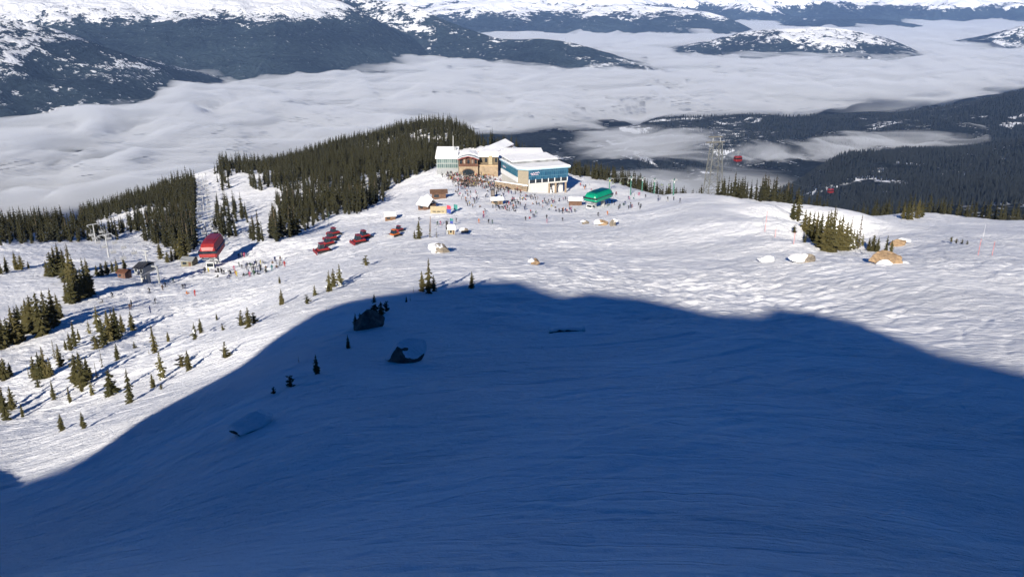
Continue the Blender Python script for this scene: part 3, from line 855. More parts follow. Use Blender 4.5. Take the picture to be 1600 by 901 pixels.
sm = np.zeros(len(gx), bool)
for c in SMALL: sm |= inpoly(pu, pv, c)
keep |= sm & (rng.random(len(gx)) < 0.36)
# the far side of the wooded hill and of the left shoulder (crest trees)
def band(u0, u1, ya, yb, n, hmin, hmax):
    """trees beyond the crest between two bearings; ya/yb: depth at either end"""
    out = []
    for _ in range(n):
        f = rng.random(); u = u0 + (u1 - u0) * f
        y = (ya[0] + (ya[1] - ya[0]) * f) + rng.random() * ((yb[0] + (yb[1] - yb[0]) * f) - (ya[0] + (ya[1] - ya[0]) * f))
        s, _t = bearing(u, 300)
        out.append((s * y, y, hz(s * y, y), rng.uniform(hmin, hmax)))
    return out
tx, ty, tz = gx[keep], gy[keep], gz[keep]
th = 7.4 + 4.6 * np.clip(fbm(tx / 60, ty / 60, 3, 211) + 0.5, 0, 1) + rng.uniform(-3.6, 3.6, len(tx))
th = np.where(ty > 600, th * 1.05, th * 0.94)
EDGE_BANDS = []
EDGE_BANDS += band(893, 1010, (522, 475), (600, 520), 130, 8, 12)
EDGE_BANDS += band(1000, 1072, (474, 432), (520, 470), 50, 7, 10.5)
EDGE_BANDS += band(1078, 1098, (440, 420), (460, 440), 9, 8, 11)
EDGE_BANDS += band(1120, 1190, (380, 360), (420, 395), 34, 8, 12)
EDGE_BANDS += band(1190, 1300, (365, 420), (410, 470), 90, 9, 14)
EDGE_BANDS += band(1310, 1400, (425, 450), (470, 490), 34, 7, 12)
EDGE_BANDS += band(1395, 1640, (458, 428), (520, 480), 110, 7, 12)
EDGE_BANDS += band(-140, 120, (640, 620), (720, 720), 90, 10, 15)
EDGE_BANDS += band(770, 900, (655, 560), (720, 640), 70, 7, 10)
eb = np.array(EDGE_BANDS)
tx = np.r_[tx, eb[:, 0]]; ty = np.r_[ty, eb[:, 1]]; tz = np.r_[tz, eb[:, 2]]; th = np.r_[th, eb[:, 3]]
pu, pv = project(tx, ty, tz)
size = th / ty
size = np.where((pu < -5) | (pu > 1605), 0, size)
order = np.argsort(-size)
FORESTV = [crown_mesh(100 + k, 10, 7, r0, prof=0.75, droop=0.5, gap=0.1) for k, r0 in enumerate((0.15, 0.17, 0.19, 0.14, 0.21))]
FOREST_ME = []
for (v, f) in FORESTV:
    tv, tf = trunk_arrays(0.02, 5)
    FOREST_ME.append(mesh_np('conifer', np.concatenate([v, tv]), tris=np.concatenate([f, tf + len(v)]), mats=[M_NEEDLE_D, M_BARK], smooth=False,
                             mat_idx=[0] * len(f) + [1] * len(tf)))
N_SINGLE = 110
for i in order[:N_SINGLE]:
    o = link('conifer', FOREST_ME[int(rng.integers(5))], None, (tx[i], ty[i], tz[i] - 0.3))
    o.rotation_euler = (0, 0, rng.uniform(0, 6.28)); o.scale = (th[i],) * 3
    if pu[i] < 310: lab, grp = 'dark conifer in the wood left of the red terminal', 'conifers of the left wood'
    elif pu[i] < 880: lab, grp = 'dark conifer at the lower edge of the big wood below the lodge', 'conifers on the lower edge of the big wood'
    elif pu[i] < 1120: lab, grp = 'conifer standing behind the snow crest left of the lattice tower', 'conifers behind the crest left of the tower'
    elif pu[i] < 1302: lab, grp = 'conifer standing behind the snowy knoll right of the lattice tower', 'conifers behind the knoll'
    else: lab, grp = 'conifer behind the crest of the bowl at far right', 'conifers behind the right bowl'
    tag(o, lab, 'tree', grp)

def merged_trees(name, xs, ys, zs, hs, protos, mat):
    VV = []; FF = []; o = 0
    pick = rng.integers(len(protos), size=len(xs)); rot = rng.uniform(0, 6.28, len(xs))
    for k, (v, f) in enumerate(protos):
        idx = np.nonzero(pick == k)[0]
        if not len(idx): continue
        c, s = np.cos(rot[idx])[:, None], np.sin(rot[idx])[:, None]
        h = hs[idx][:, None]
        X = (v[None, :, 0] * c - v[None, :, 1] * s) * h + xs[idx][:, None]
        Y = (v[None, :, 0] * s + v[None, :, 1] * c) * h + ys[idx][:, None]
        Z = v[None, :, 2] * h + zs[idx][:, None]
        VV.append(np.stack([X, Y, Z], -1).reshape(-1, 3))
        FF.append((f[None] + (np.arange(len(idx)) * len(v))[:, None, None] + o).reshape(-1, 3))
        o += len(idx) * len(v)
    me = mesh_np(name, np.concatenate(VV), tris=np.concatenate(FF), mats=[mat], smooth=False)
    return tag(link(name, me), kind='stuff')
rest = order[N_SINGLE:]
merged_trees('forest', tx[rest], ty[rest], tz[rest] - 0.3, th[rest], FORESTV, M_NEEDLE_D)

# --- valley-side forest, far below
M_NEEDLE_V = needle_material('valley_needles', (0.005, 0.007, 0.0075), (0.020, 0.023, 0.024), 0.3)
def cone_tree(k):
    g = np.random.default_rng(k); V = []; F = []
    for (z0, z1, r) in ((0.0, 0.62, 0.17), (0.38, 1.0, 0.11)):
        o = len(V)
        for j in range(5):
            a = 6.283 * j / 5 + g.uniform(0, 1); V.append((r * math.cos(a) * g.uniform(.7, 1.2), r * math.sin(a) * g.uniform(.7, 1.2), z0))
        V.append((0, 0, z1))
        for j in range(5): F.append((o + j, o + (j + 1) % 5, o + 5))
    return np.array(V), np.array(F)
CT = [cone_tree(k) for k in range(4)]
n = 26000
lY = rng.uniform(math.log(2300), math.log(4300), n); yy = np.exp(lY); ss = rng.uniform(0.28, 0.85, n); xx = ss * yy
n2 = 12000
y2 = rng.uniform(4800, 6800, n2); s2 = rng.uniform(0.15, 0.80, n2)
xx = np.r_[xx, s2 * y2]; yy = np.r_[yy, y2]
zz = HV(xx, yy)
op = fbm(xx / 420, yy / 260, 3, 311)
k = op < 0.62
merged_trees('valley_forest', xx[k], yy[k], zz[k] - 1, rng.uniform(16, 30, int(k.sum())), CT, M_NEEDLE_V)

# ------------------------------------------------------------------ rocks
def rock_material(name, a, b_):
    t = NT(name); b = t.bsdf(Roughness=0.85); b.inputs['Specular IOR Level'].default_value = 0.15
    p = t.pos()
    n = t.noise(p, 1.4, 7.0, 0.65, 0.4)
    t.link(t.mix(t.ramp(n, 0.35, 0.65), rgba(a), rgba(b_)), b.inputs['Base Color'])
    t.link(t.bump(n, 0.9, 0.35), b.inputs['Normal'])
    return t.m
M_ROCK_T = rock_material('tan_rock', (0.16, 0.11, 0.07), (0.36, 0.25, 0.15))
M_ROCK_G = rock_material('grey_rock', (0.10, 0.09, 0.08), (0.26, 0.22, 0.17))
M_ROCK_D = rock_material('dark_rock', (0.05, 0.046, 0.043), (0.16, 0.145, 0.13))
M_CAP = snow_material('drift_snow')

def rock(u, v, wpx, hpx, dpx, rz, seed, mat, label, cap=0.5, capshift=(0, 0), group=None, tilt=0.0, lift=0.30, capfull=1.06):
    p = ground(u, v); k = m_per_px(p)
    w, h, d = wpx * k / 2, hpx * k, dpx * k / 2
    t = empty('boulder', p, rz)
    def shape(grow, cut):
        bm = bmesh.new(); bmesh.ops.create_icosphere(bm, subdivisions=4, radius=1.0)
        planes = [(mnoise.random_unit_vector(), random.uniform(0.58, 0.88)) for _ in range(15)]
        return bm, planes
    mnoise.seed_set(seed + 1); random.seed(seed)
    bm, planes = shape(1, 0)
    base = []
    for vt in bm.verts:
        c = vt.co.copy()
        for (nn, dd) in planes:
            e = c.dot(nn) - dd
            if e > 0: c -= nn * e * 0.97
        c *= 1 + 0.09 * mnoise.fractal(vt.co * 1.7 + Vector((seed * 3.1, 0, 0)), 1.0, 2.0, 4)
        base.append(c)
    T = Matrix.Rotation(tilt, 3, 'Y')
    for vt, c in zip(bm.verts, base):
        q = Vector((c.x * w, c.y * d, (c.z + 1 - lift * 2) * h / (2 - lift * 2)))
        vt.co = T @ q
    me = bpy.data.meshes.new('rock_body'); bm.to_mesh(me); me.materials.append(mat)
    link('rock_body', me, t)
    if cap > 0:
        for vt, c in zip(bm.verts, base):
            c2 = Vector((c.x * capfull, c.y * capfull, c.z + 0.09))
            q = Vector((c2.x * w + capshift[0] * w, c2.y * d + capshift[1] * d, (c2.z + 1 - lift * 2) * h / (2 - lift * 2)))
            vt.co = T @ q
        kill = [vt for vt, c in zip(bm.verts, base) if c.z - 0.6 * capshift[1] * 0 < (1 - 2 * cap) + 0.04 * mnoise.noise(c * 1.6 + Vector((seed, 5, 0))) - 0.35 * (c.x * capshift[0] + c.y * capshift[1])]
        bmesh.ops.delete(bm, geom=kill, context='VERTS')
        bmesh.ops.solidify(bm, geom=bm.faces[:], thickness=0.05 * h)
        mc = bpy.data.meshes.new('snow_cap'); bm.to_mesh(mc); mc.materials.append(M_CAP)
        for pl in mc.polygons: pl.use_smooth = True
        link('snow_cap', mc, t)
    bm.free()
    return tag(t, label, 'rock', group)

rock(1258,408,40,14,26,0.3,3,M_ROCK_G,'grey brown boulder half buried in snow, left of the larger tan boulder',0.62,(-0.5,0.1),lift=0.3)
tb = rock(1382,411,60,21,34,-0.1,4,M_ROCK_T,'large tan boulder with a snow patch on its front, right of the gully',0,lift=0.28)
q = MB(); kk = m_per_px(tb.location)
for (cx_, cy_, rx_, ry_, hz_) in ((-3, -13, 15, 10, 10), (27, -3, 13, 9, 5)):
    q.loft([[(cx_*kk + rx_*kk*math.cos(a)*math.cos(e)*(1+.1*math.sin(3*a)), cy_*kk + ry_*kk*math.sin(a)*math.cos(e), -.6 + (hz_*kk+.6)*math.sin(e)) for a in [6.283*i/14 for i in range(14)]] for e in [1.5*j/6 for j in range(7)]])
q.build('snow_cap', M_CAP, tb, True)
rock(1405,383,30,10,22,0.2,5,M_ROCK_T,'flat tan boulder lying behind the little clump of firs',0.35,(0.6,0.2))
rock(1198,408,32,8,18,0.1,6,M_ROCK_G,'low block wholly under snow, left of the grey brown boulder',0.98,(0,0),capfull=1.12)
rock(836,413,20,11,14,0.6,7,M_ROCK_T,'pointed tan rock poking out of the snow above the shadow',0.35,(-0.5,0.2))
rock(688,394,34,15,26,0.35,8,M_ROCK_G,'rounded pale boulder almost covered by snow below the kiosk',0.86,(-0.25,0.1),capfull=1.08)
rock(941,351,18,9,14,0.1,9,M_ROCK_T,'tan rock, middle one of three above the run by the green terminal',0.5,(-0.6,-.2))
rock(957,353,12,10,10,0.5,10,M_ROCK_G,'dark brown rock, rightmost of three above the run by the green terminal',0.3,(0.6,0.1))
rock(914,350,14,7,10,0.5,11,M_ROCK_G,'small grey rock, leftmost of three above the run by the green terminal',0.3,(-0.4,0.2))
rock(580,511,54,34,26,0.45,12,M_ROCK_D,'black rock outcrop among stunted firs inside the shadow',0.12,(0.5,0.5),tilt=-0.35,lift=0.25)
rock(634,562,70,28,52,0.42,13,M_ROCK_D,'large boulder with a thick smooth snow roof inside the shadow',0.90,(0.09,0.2),tilt=-0.30,capfull=1.08,lift=0.28)
rock(394,668,74,20,50,0.5,14,M_ROCK_D,'snow covered hump with one bare dark corner low in the shadow',0.99,(0.09,0.06),tilt=-0.2,capfull=1.12,lift=0.42)
# thin dark lip of rock curving out of the snow
p = ground(886, 519); k = m_per_px(p)
t = empty('rock_ledge', p, 0.0)
q = MB(); rr = []
for i in range(15):
    f = i / 14; u = (-29 + 58 * f) * k; v = (-9 + 17.5 * math.sin(f * 1.75) ) * k * 1.0
    yy = v / max(.25, 0.36) * .55; th = (0.5 + 3.2 * math.sin(math.pi * min(1, f * 1.15 + .08)) ** 1.4) * k * (0.75 + .4 * math.sin(i * 1.9))
    z0 = hz(p.x + u, p.y + yy) - p.z
    rr.append([(u, yy - .10, z0 - .5), (u, yy - .22, z0 + th * .5), (u + .02, yy - .05, z0 + th), (u + .05, yy + .55, z0 + th * .8), (u + .05, yy + 1.2, z0 - .5)])
q.loft(rr); q.build('rock_lip', M_ROCK_D, t)
q = MB(); q.loft([[(a[2][0], a[2][1] - .04, a[2][2] + .01), (a[3][0], a[3][1] - .2, a[3][2] + .16), (a[4][0], a[4][1] + .9, a[4][2] + .3), (a[4][0], a[4][1] + 1.4, a[4][2] - .2), (a[3][0], a[3][1], a[3][2] + .005)] for a in rr]); q.build('snow_cap', M_CAP, t, True)
tag(t, 'thin dark rock lip curving out of smooth snow inside the shadow', 'rock')
rock(727,364,13,8,9,0.3,17,M_ROCK_G,'small brown rock in the snow right of the black kiosk',0.35,(-0.4,0.3))
# ------------------------------------------------------------------ built things
random.seed(21)
W_SNOW = M_CAP
W_WHITE = paint('white_render', (0.42, 0.41, 0.385), 0.7, 0.08)
W_WHITEP = paint('white_paint', (0.62, 0.62, 0.62), 0.5, 0.06)
W_BEIGE = paint('beige_stone', (0.25, 0.19, 0.13), 0.8, 0.25, scale=0.8)
W_STONE = paint('brown_stone', (0.20, 0.155, 0.11), 0.9, 0.45, scale=1.2)
W_TIMBER = paint('dark_timber', (0.10, 0.045, 0.028), 0.75, 0.4)
W_BROWN = paint('brown_boards', (0.11, 0.062, 0.04), 0.8, 0.35)
W_RED = paint('lift_red', (0.23, 0.016, 0.015), 0.5, 0.12, spec=0.5)
W_REDD = paint('dark_red', (0.16, 0.014, 0.016), 0.4, 0.2, spec=0.5)
W_GREEN = paint('lift_green', (0.0, 0.20, 0.11), 0.4, 0.2, spec=0.5)
W_GREEND = paint('dark_green', (0.0, 0.055, 0.05), 0.35, 0.3, spec=0.5)
W_STEEL = paint('galvanised_steel', (0.40, 0.41, 0.42), 0.5, 0.15, 0.4)
W_GREY = paint('grey_paint', (0.22, 0.23, 0.24), 0.6, 0.15)
W_DARK = paint('black_rubber', (0.018, 0.018, 0.02), 0.6, 0.3)
W_DGLASS = paint('dark_glass', (0.012, 0.018, 0.024), 0.12, 0.2, spec=0.6)
W_TAN = paint('tan_boards', (0.30, 0.25, 0.16), 0.8, 0.15)
W_ROOFG = paint('weathered_metal_roof', (0.34, 0.36, 0.38), 0.5, 0.2)
W_PINK = paint('pale_pink_print', (0.66, 0.50, 0.56), 0.6, 0.1)
W_ORANGE = paint('machine_orange', (0.45, 0.11, 0.02), 0.5, 0.15)
W_YELLOW = paint('lamp_yellow', (0.62, 0.62, 0.12), 0.5, 0.1)
W_BLUE = paint('banner_blue', (0.03, 0.05, 0.22), 0.6, 0.1)
W_TEAL = paint('banner_teal', (0.03, 0.16, 0.15), 0.6, 0.15)
W_CRIMSON = paint('banner_crimson', (0.38, 0.03, 0.06), 0.6, 0.1)
W_POLE_R = paint('marker_red', (0.55, 0.10, 0.07), 0.6, 0.1)
W_WOODPOST = paint('wood_post', (0.16, 0.10, 0.06), 0.8, 0.2)

def glass_wall_material(name, c0, c1, mull, nx, nz, L, Hh, rail=0.06):
    """tinted curtain wall: panes of slightly different tint set in thin mullions (object x along the wall, z up)"""
    t = NT(name); b = t.bsdf(Roughness=0.18); b.inputs['Specular IOR Level'].default_value = 0.6
    p = t.objco(); s = t.new('ShaderNodeSeparateXYZ'); t.link(p, s.inputs[0])
    def cell(o, n, length):
        k = t.math('MULTIPLY', o, n / length)
        return t.math('FRACT', k), t.math('FLOOR', k)
    fx, ix = cell(s.outputs[0], nx, L); fz, iz = cell(s.outputs[2], nz, Hh)
    edge = t.math('MAXIMUM', t.math('LESS_THAN', fx, rail), t.math('LESS_THAN', fz, rail * 1.2))
    cv = t.new('ShaderNodeCombineXYZ'); t.link(ix, cv.inputs[0]); t.link(iz, cv.inputs[1])
    wn_ = t.new('ShaderNodeTexWhiteNoise', noise_dimensions='3D'); t.link(cv.outputs[0], wn_.inputs['Vector'])
    c = t.mix(wn_.outputs[0], rgba(c0), rgba(c1))
    t.link(t.mix(edge, c, rgba(mull)), b.inputs['Base Color'])
    return t.m

# ---------- the blue glass lodge
def glass_lodge():
    p = ground(813.5, 298.5); k = m_per_px(p)
    rz = R(20)
    t = empty('glass_lodge', p, rz)
    L, D, F0, G = 74 * k / math.cos(rz) * 1.02, 31.0, 11.0 * k, 20.4 * k * 1.03
    ch = 4.4                                             # chamfered corner
    top = F0 + G
    b = MB()                                             # concrete base, stepping down with the ground on the right
    gx0, gx1, px = L * 0.585, L * 0.735, L * 0.045
    b.prism([(ch, 0.25), (gx0, 0.25), (gx0, D), (0.25, D), (0.25, ch)], -7, F0)
    b.prism([(gx0, 6.0), (L - .3, 6.0), (L - .3, D), (gx0, D)], -7, F0 - 0.01)
    b.prism([(gx0, 0.25), (L - .3, 0.25), (L - .3, 6.0), (gx0, 6.0)], F0 - 0.9, F0)
    b.build('base_wall', W_WHITE, t)
    q = MB(); q.box((gx0 + (gx1 - gx0) * .22, 5.93, F0 - 4.6), (0.6, 0.1, 6.6)); q.box((gx0 + (gx1 - gx0) * .5, 5.9, F0 - 4.6), ((gx1 - gx0) * .86, 0.12, 6.6))
    q.build('garage_dark_panel', W_DARK, t)  # black panel at the recess back, painted as the shade of the open garage
    q = MB(); q.box((gx0 + (gx1 - gx0) * .42, 2.6, F0 - 5.6), (1.2, 2.6, 1.9)); q.box((gx0 + (gx1 - gx0) * .42, 2.9, F0 - 4.0), (1.3, 1.7, 1.0)); q.build('parked_machine', W_WHITEP, t)
    for x in (gx0 + .5, gx1 + .2, L - 1.1):
        q = MB(); q.box((x, 0.6, F0 - 4.9), (0.85, 0.7, 8.2)); q.build('pillar', W_BEIGE, t)
    q = MB(); q.box((L * .86, 5.88, F0 - 4.2), (L * .18, 0.1, 6.4), mi=0)
    for (x, z, w, h, a) in ((-.2, 1.1, .5, 1.7, .5), (.25, .3, 1.7, .5, -.6), (.3, 1.3, 1.4, .45, .5), (-.5, -.5, 1.1, .4, .7), (.8, -.9, 1.6, .28, -.9)):
        mm = Matrix.Translation((L * .86 + x, 5.79, F0 - 3.4 + z)) @ Matrix.Rotation(a, 4, 'Y')
        q.box((0, 0, 0), (w, 0.06, h), mi=1, M=mm)
    q.build('mural_panel', [paint('mural_ground', (0.62, 0.60, 0.58), 0.7, 0.15), W_DGLASS], t)
    q = MB(); q.box((L * .075, 0.2, F0 - 1.2), (1.9, 0.1, 0.55)); q.build('vent', W_GREY, t)
    q = MB(); q.box((L * .245, 0.2, F0 - 2.6), (1.0, 0.1, 2.3)); q.build('service_door', paint('door_grey', (0.45, 0.44, 0.42), 0.6, 0.1), t)
    g = MB(); g.box(((ch + L) / 2, 0.5, F0 + G / 2), (L - ch, 1.0, G))
    M_G = glass_wall_material('blue_curtain_glass', (0.004, 0.040, 0.085), (0.016, 0.080, 0.135), (0.05, 0.13, 0.19), 22, 3.0, L, G, 0.09)
    fg = g.build('glass_front', M_G, t)
    q = MB()
    n = 7
    for i in range(n):
        x = ch + 0.35 + (L - ch - .9) * i / (n - 1)
        q.box((x, -0.16, F0 + G * .15), (0.38, 0.3, G * .28))
    q.build('white_post', W_WHITEP, fg)
    q = MB(); q.box(((ch + L) / 2, -0.04, F0 + G * .13), (L - ch - .4, 0.06, G * .24)); q.build('lower_doors', W_DGLASS, fg)
    q = MB(); x0 = ch + 1.2
    pts = [(x0 + i * .24, -0.06, F0 + G * .70 + .34 * math.sin(i * 1.15) + .03 * i) for i in range(22)]
    q.path(pts, 0.13, 5); pts = [(x0 + .4 + i * .5, -0.07, F0 + G * .62 + .10 * math.sin(i * 2.1)) for i in range(9)]; q.path(pts, 0.12, 5)
    q.build('sign_script', W_PINK, fg)
    g = MB(); g.box((0, 0, 0), (D - ch - .2, 0.7, G * .62))
    lw = g.build('glass_side', glass_wall_material('side_curtain_glass', (0.006, 0.10, 0.17), (0.02, 0.15, 0.22), (0.05, 0.16, 0.22), 14, 2.0, D, G, 0.06), t)
    lw.location = (0.38, ch + (D - ch) / 2, F0 + G * .69); lw.rotation_euler = (0, 0, R(90))
    q = MB(); q.box((-0.02, ch + (D - ch) * .5, F0 + G * .19), (0.5, D - ch - .3, G * .36)); q.build('side_band', W_WHITEP, t)
    q = MB(); q.path([(-0.06, D * .90 - i * .42, F0 + G * .62 + .30 * math.sin(i * 1.2)) for i in range(11)], 0.12, 5); q.build('side_sign', W_PINK, t)
    q = MB(); q.prism([(0.02, ch), (ch, 0.02), (ch, 3), (3, ch)], F0 - 3.2, top - .3); q.build('corner_panel', paint('taupe_panel', (0.23, 0.20, 0.15), 0.7, 0.12), t)
    q = MB(); q.prism([(0.6, ch + .2), (ch, .8), (L - .4, .8), (L - .4, D - .4), (.6, D - .4)], F0 + .02, top - .02); q.build('core_wall', W_GREY, t)
    r = MB(); e = 0.9
    r.prism([(-e, ch - .8), (ch - .8, -e), (L + e, -e), (L + e, D + .5), (-e, D + .5)], top, top + .75)
    rf = r.build('roof', paint('roof_fascia', (0.25, 0.38, 0.46), 0.5, 0.1), t)
    s = MB()
    s.loft([[(-e - .05, ch - .9, top + .76), (ch - .9, -e - .05, top + .76), (L + e + .05, -e - .05, top + .76), (L + e, D + .45, top + .76), (-e, D + .45, top + .76)],
            [(-e, ch - .6, top + 1.3), (ch - .6, -e + .1, top + 1.3), (L + e - .2, -e + .1, top + 1.3), (L + e - .2, D * .42, top + .95), (-e + .2, D * .42, top + .95)],
            [(.2, ch + .5, top + 1.35), (ch + .2, .8, top + 1.35), (L - .3, .8, top + 1.35), (L - .3, D * .42, top + 1.0), (.2, D * .42, top + 1.0)]])
    s.build('roof_snow', W_SNOW, rf)
    s = MB(); s.prism([(.4, D * .43), (L - .4, D * .43), (L - .4, D), (.4, D)], top + .8, [top + 2.0, top + 2.0, top + 2.3, top + 2.3]); st = s.build('raised_roof', paint('streaked_roof', (0.20, 0.21, 0.22), 0.7, 0.5, scale=0.35), rf)
    s = MB(); s.prism([(.1, D * .455), (L - .1, D * .455), (L - .1, D + .2), (.1, D + .2)], [top + 2.05, top + 2.05, top + 2.35, top + 2.35], [top + 2.4, top + 2.4, top + 2.7, top + 2.7]); s.build('raised_snow', W_SNOW, st)
    w = MB(); w.prism([(-9.0, 15.5), (-8.2, 14.8), (ch - 1.2, -1.3), (ch - 1.2, .2), (-.6, ch)], -5, F0 - 1.0)
    tw = w.build('terrace_wall', W_STONE, t)
    w = MB(); w.prism([(-9.2, 15.6), (-8.3, 14.5), (ch - 1.0, -1.6), (ch - 1.0, .25), (-.6, ch + .1)], F0 - .99, F0 - .55); w.build('coping_snow', W_SNOW, tw)
    return tag(t, 'blue glass fronted lodge hall with white base and snowy flat roof', 'building')
glass_lodge()

# ---------- the timber lodge with its wings
def timber_lodge():
    o = ground(732, 274); k = m_per_px(o)
    t = empty('timber_lodge', o, 0.0)
    RZ = Matrix.Rotation(R(10), 4, 'Z')
    def at(u, v, Y): return PT(u, v, Y) - o
    y0 = o.y
    # gabled hall
    a = at(717, 272, y0); bq = at(747, 272, y0)
    w = bq.x - a.x; cx = (a.x + bq.x) / 2
    zb, z1, z2 = -3.0, 14.5 * k, 27 * k
    q = MB(); q.box((cx, 7, (zb + z1) / 2), (w, 14, z1 - zb)); base = q.build('stone_base', W_BEIGE, t)
    q = MB(); aw = w * .30
    prof = [(cx - aw, zb)] + [(cx - aw * math.cos(i * math.pi / 8), z1 * .30 + z1 * .38 * math.sin(i * math.pi / 8)) for i in range(9)] + [(cx + aw, zb)]
    q.extrude_y(prof, -0.08, 0.3); q.build('arch_doorway', W_DGLASS, base)
    q = MB()
    for i in range(9):
        th0, th1 = i * math.pi / 9, (i + 1) * math.pi / 9
        q.tube((cx - aw * 1.08 * math.cos(th0), -.12, z1 * .30 + z1 * .44 * math.sin(th0)), (cx - aw * 1.08 * math.cos(th1), -.12, z1 * .30 + z1 * .44 * math.sin(th1)), .16, n=6)
    q.build('arch_trim', W_TIMBER, base)
    q = MB(); q.box((cx, 7.6, (z1 + z2) / 2), (w * .96, 12.6, z2 - z1)); up = q.build('timber_storey', W_TIMBER, t)
    for i in range(5):
        q = MB(); q.box((cx - w * .38 + w * .19 * i, 1.22, z1 + (z2 - z1) * .52), (w * .12, .12, (z2 - z1) * .5)); q.build('window', paint('window_warm', (0.30, 0.24, 0.20), 0.3, 0.3) if i % 2 else W_DGLASS, up)
    q = MB(); q.box((cx, 0.35, z1 + .22), (w * 1.02, 1.9, .44)); q.box((cx, -.52, z1 + .9), (w * 1.02, .14, .9)); q.build('balcony', W_TIMBER, up)
    for i in range(4):
        q = MB(); q.box((cx - w * .47 + w * .313 * i, -.35, (z1 + z2) / 2 + .4), (.34, .34, z2 - z1)); q.build('balcony_post', W_WOODPOST, up)
    e = w * .57
    prof = [(cx - e, z2 - .6), (cx - e * .55, z2 + .75), (cx, z2 + 1.35), (cx + e * .55, z2 + .75), (cx + e, z2 - .6), (cx + e, z2 - .1), (cx + e * .55, z2 + 1.3), (cx, z2 + 1.95), (cx - e * .55, z2 + 1.3), (cx - e, z2 - .1)]
    q = MB(); q.extrude_y(prof, -1.6, 14.5); rf = q.build('gable_roof', W_ROOFG, t)
    q = MB(); prof2 = [(x, z + (.36 if i < 5 else .62)) for i, (x, z) in enumerate([prof[9 - j] for j in range(5)] + prof[5:][::-1][::-1])]
    pr = [(x, z + .02) for (x, z) in prof[5:][::-1]] ; pr = pr + [(x * 1.0, z + .45) for (x, z) in pr[::-1]]
    q.extrude_y(pr, 3.6, 14.6); q.build('roof_snow', W_SNOW, rf)
    q = MB(); prf = [(cx - e * .97, z2 - .75), (cx, z2 + 1.1), (cx + e * .97, z2 - .75), (cx + e * .97, z2 - .3), (cx, z2 + 1.5), (cx - e * .97, z2 - .3)]
    q.extrude_y(prf, -1.75, -1.45); q.build('barge_board', paint('russet_beam', (0.20, 0.04, 0.035), .7, .2), rf)
    # left wing, glass under a snow roof
    a = at(682.5, 270, y0 + 4); bq = at(716.5, 270, y0 + 4)
    zt = 24.5 * k; gl = zt * .55
    q = MB(); q.box((((a.x + bq.x) / 2), 10.5, (zb + zt) / 2), (bq.x - a.x, 13, zt - zb)); lw = q.build('left_wing', W_GREY, t)
    q = MB(); q.box((0, 0, 0), (bq.x - a.x - .3, .3, zt * .62)); g = q.build('glass_wall', glass_wall_material('grey_green_glass', (0.05, 0.085, 0.085), (0.16, 0.21, 0.20), (0.26, 0.28, 0.27), 11, 2.0, 13.0, zt * .62, 0.14), lw)
    g.location = ((a.x + bq.x) / 2, 3.9, zt * .66)
    q = MB(); q.extrude_x([(2.6, zt), (17.5, zt + 3.2), (17.5, zt + 3.9), (2.6, zt + .35)], a.x - .5, bq.x - .1); rf2 = q.build('wing_roof', W_WHITEP, lw)
    q = MB(); q.extrude_x([(2.45, zt + .36), (17.5, zt + 3.91), (17.3, zt + 4.6), (9, zt + 2.9), (2.7, zt + 1.05)], a.x - .55, bq.x - .2); q.build('wing_snow', W_SNOW, rf2)
    q = MB(); q.box((bq.x - 2.2, 12, zt + 4.0), (1.5, 1.5, 2.6)); q.build('chimney', W_GREY, rf2)
    # middle wing, pale walls, windows and a terrace front
    a = at(747.5, 272, y0 + 3); bq = at(778, 272, y0 + 3)
    q = MB(); q.box(((a.x + bq.x) / 2, 8.5, (zb + z1 * 1.02) / 2), (bq.x - a.x, 11, z1 * 1.02 - zb)); mb_ = q.build('terrace_storey', W_BEIGE, t)
    q = MB(); q.box(((a.x + bq.x) / 2, 2.93, z1 * .95), (bq.x - a.x, .3, .8)); q.build('terrace_rail', paint('pale_timber', (0.36, 0.26, 0.16), .8, .2), mb_)
    q = MB(); q.box(((a.x + bq.x) / 2, 10.5, (z1 + z2 * .98) / 2), (bq.x - a.x, 9, z2 * .98 - z1)); mu = q.build('middle_wing', paint('ochre_wall', (0.13, 0.10, 0.065), .8, .3), t)
    for i in range(4):
        q = MB(); q.box((a.x + 1.5 + (bq.x - a.x - 2.6) * i / 3, 5.95, z1 + (z2 - z1) * .50), (1.35, .16, 2.3)); q.build('window', W_DGLASS if i != 2 else W_TAN, mu)
    q = MB(); q.box((a.x + (bq.x - a.x) * .62, 5.0, (z1 + z2) / 2 + .4), (2.3, 1.6, z2 - z1 + .6)); q.build('bay_tower', paint('cream_wall', (0.30, 0.25, 0.16), .8, .15), mu)
    q = MB(); q.extrude_x([(4.4, z2 * .985), (15.6, z2 * .985 + 1.2), (15.6, z2 + 2.1), (10, z2 + 1.9), (4.6, z2 + 1.0)], a.x + .05, bq.x + .3); q.build('wing_snow', W_SNOW, mu)
    # snow roofed link behind
    q = MB(); c = at(790, 244, y0 + 36)
    q.box((c.x + 6, 38, c.z - 3.5), (36, 24, 8)); lk = q.build('rear_block', W_GREY, t)
    q = MB(); q.prism([(c.x - 12.4, 25.6), (c.x + 24.4, 25.6), (c.x + 22.4, 50.4), (c.x - 12.4, 50.4)], c.z + .51, [c.z + 1.1, c.z + 1.1, c.z + 2.6, c.z + 2.6]); q.build('block_snow', W_SNOW, lk)
    # long rear wing
    A = at(752, 242, y0 + 30); B = at(789, 228, y0 + 66)
    d = Vector((B.x - A.x, B.y - A.y, 0)); Lr = d.length; ang = math.atan2(d.y, d.x)
    def loc(mb, name, mats, parent, x=A.x, y=A.y, z=A.z):
        ob = mb.build(name, mats, parent); ob.location = (x, y, z); ob.rotation_euler = (0, 0, ang); return ob
    q = MB(); q.box((Lr / 2, 0, -3.2), (Lr - 1, 9, 7.0)); rw = loc(q, 'rear_wing', W_TIMBER, t)
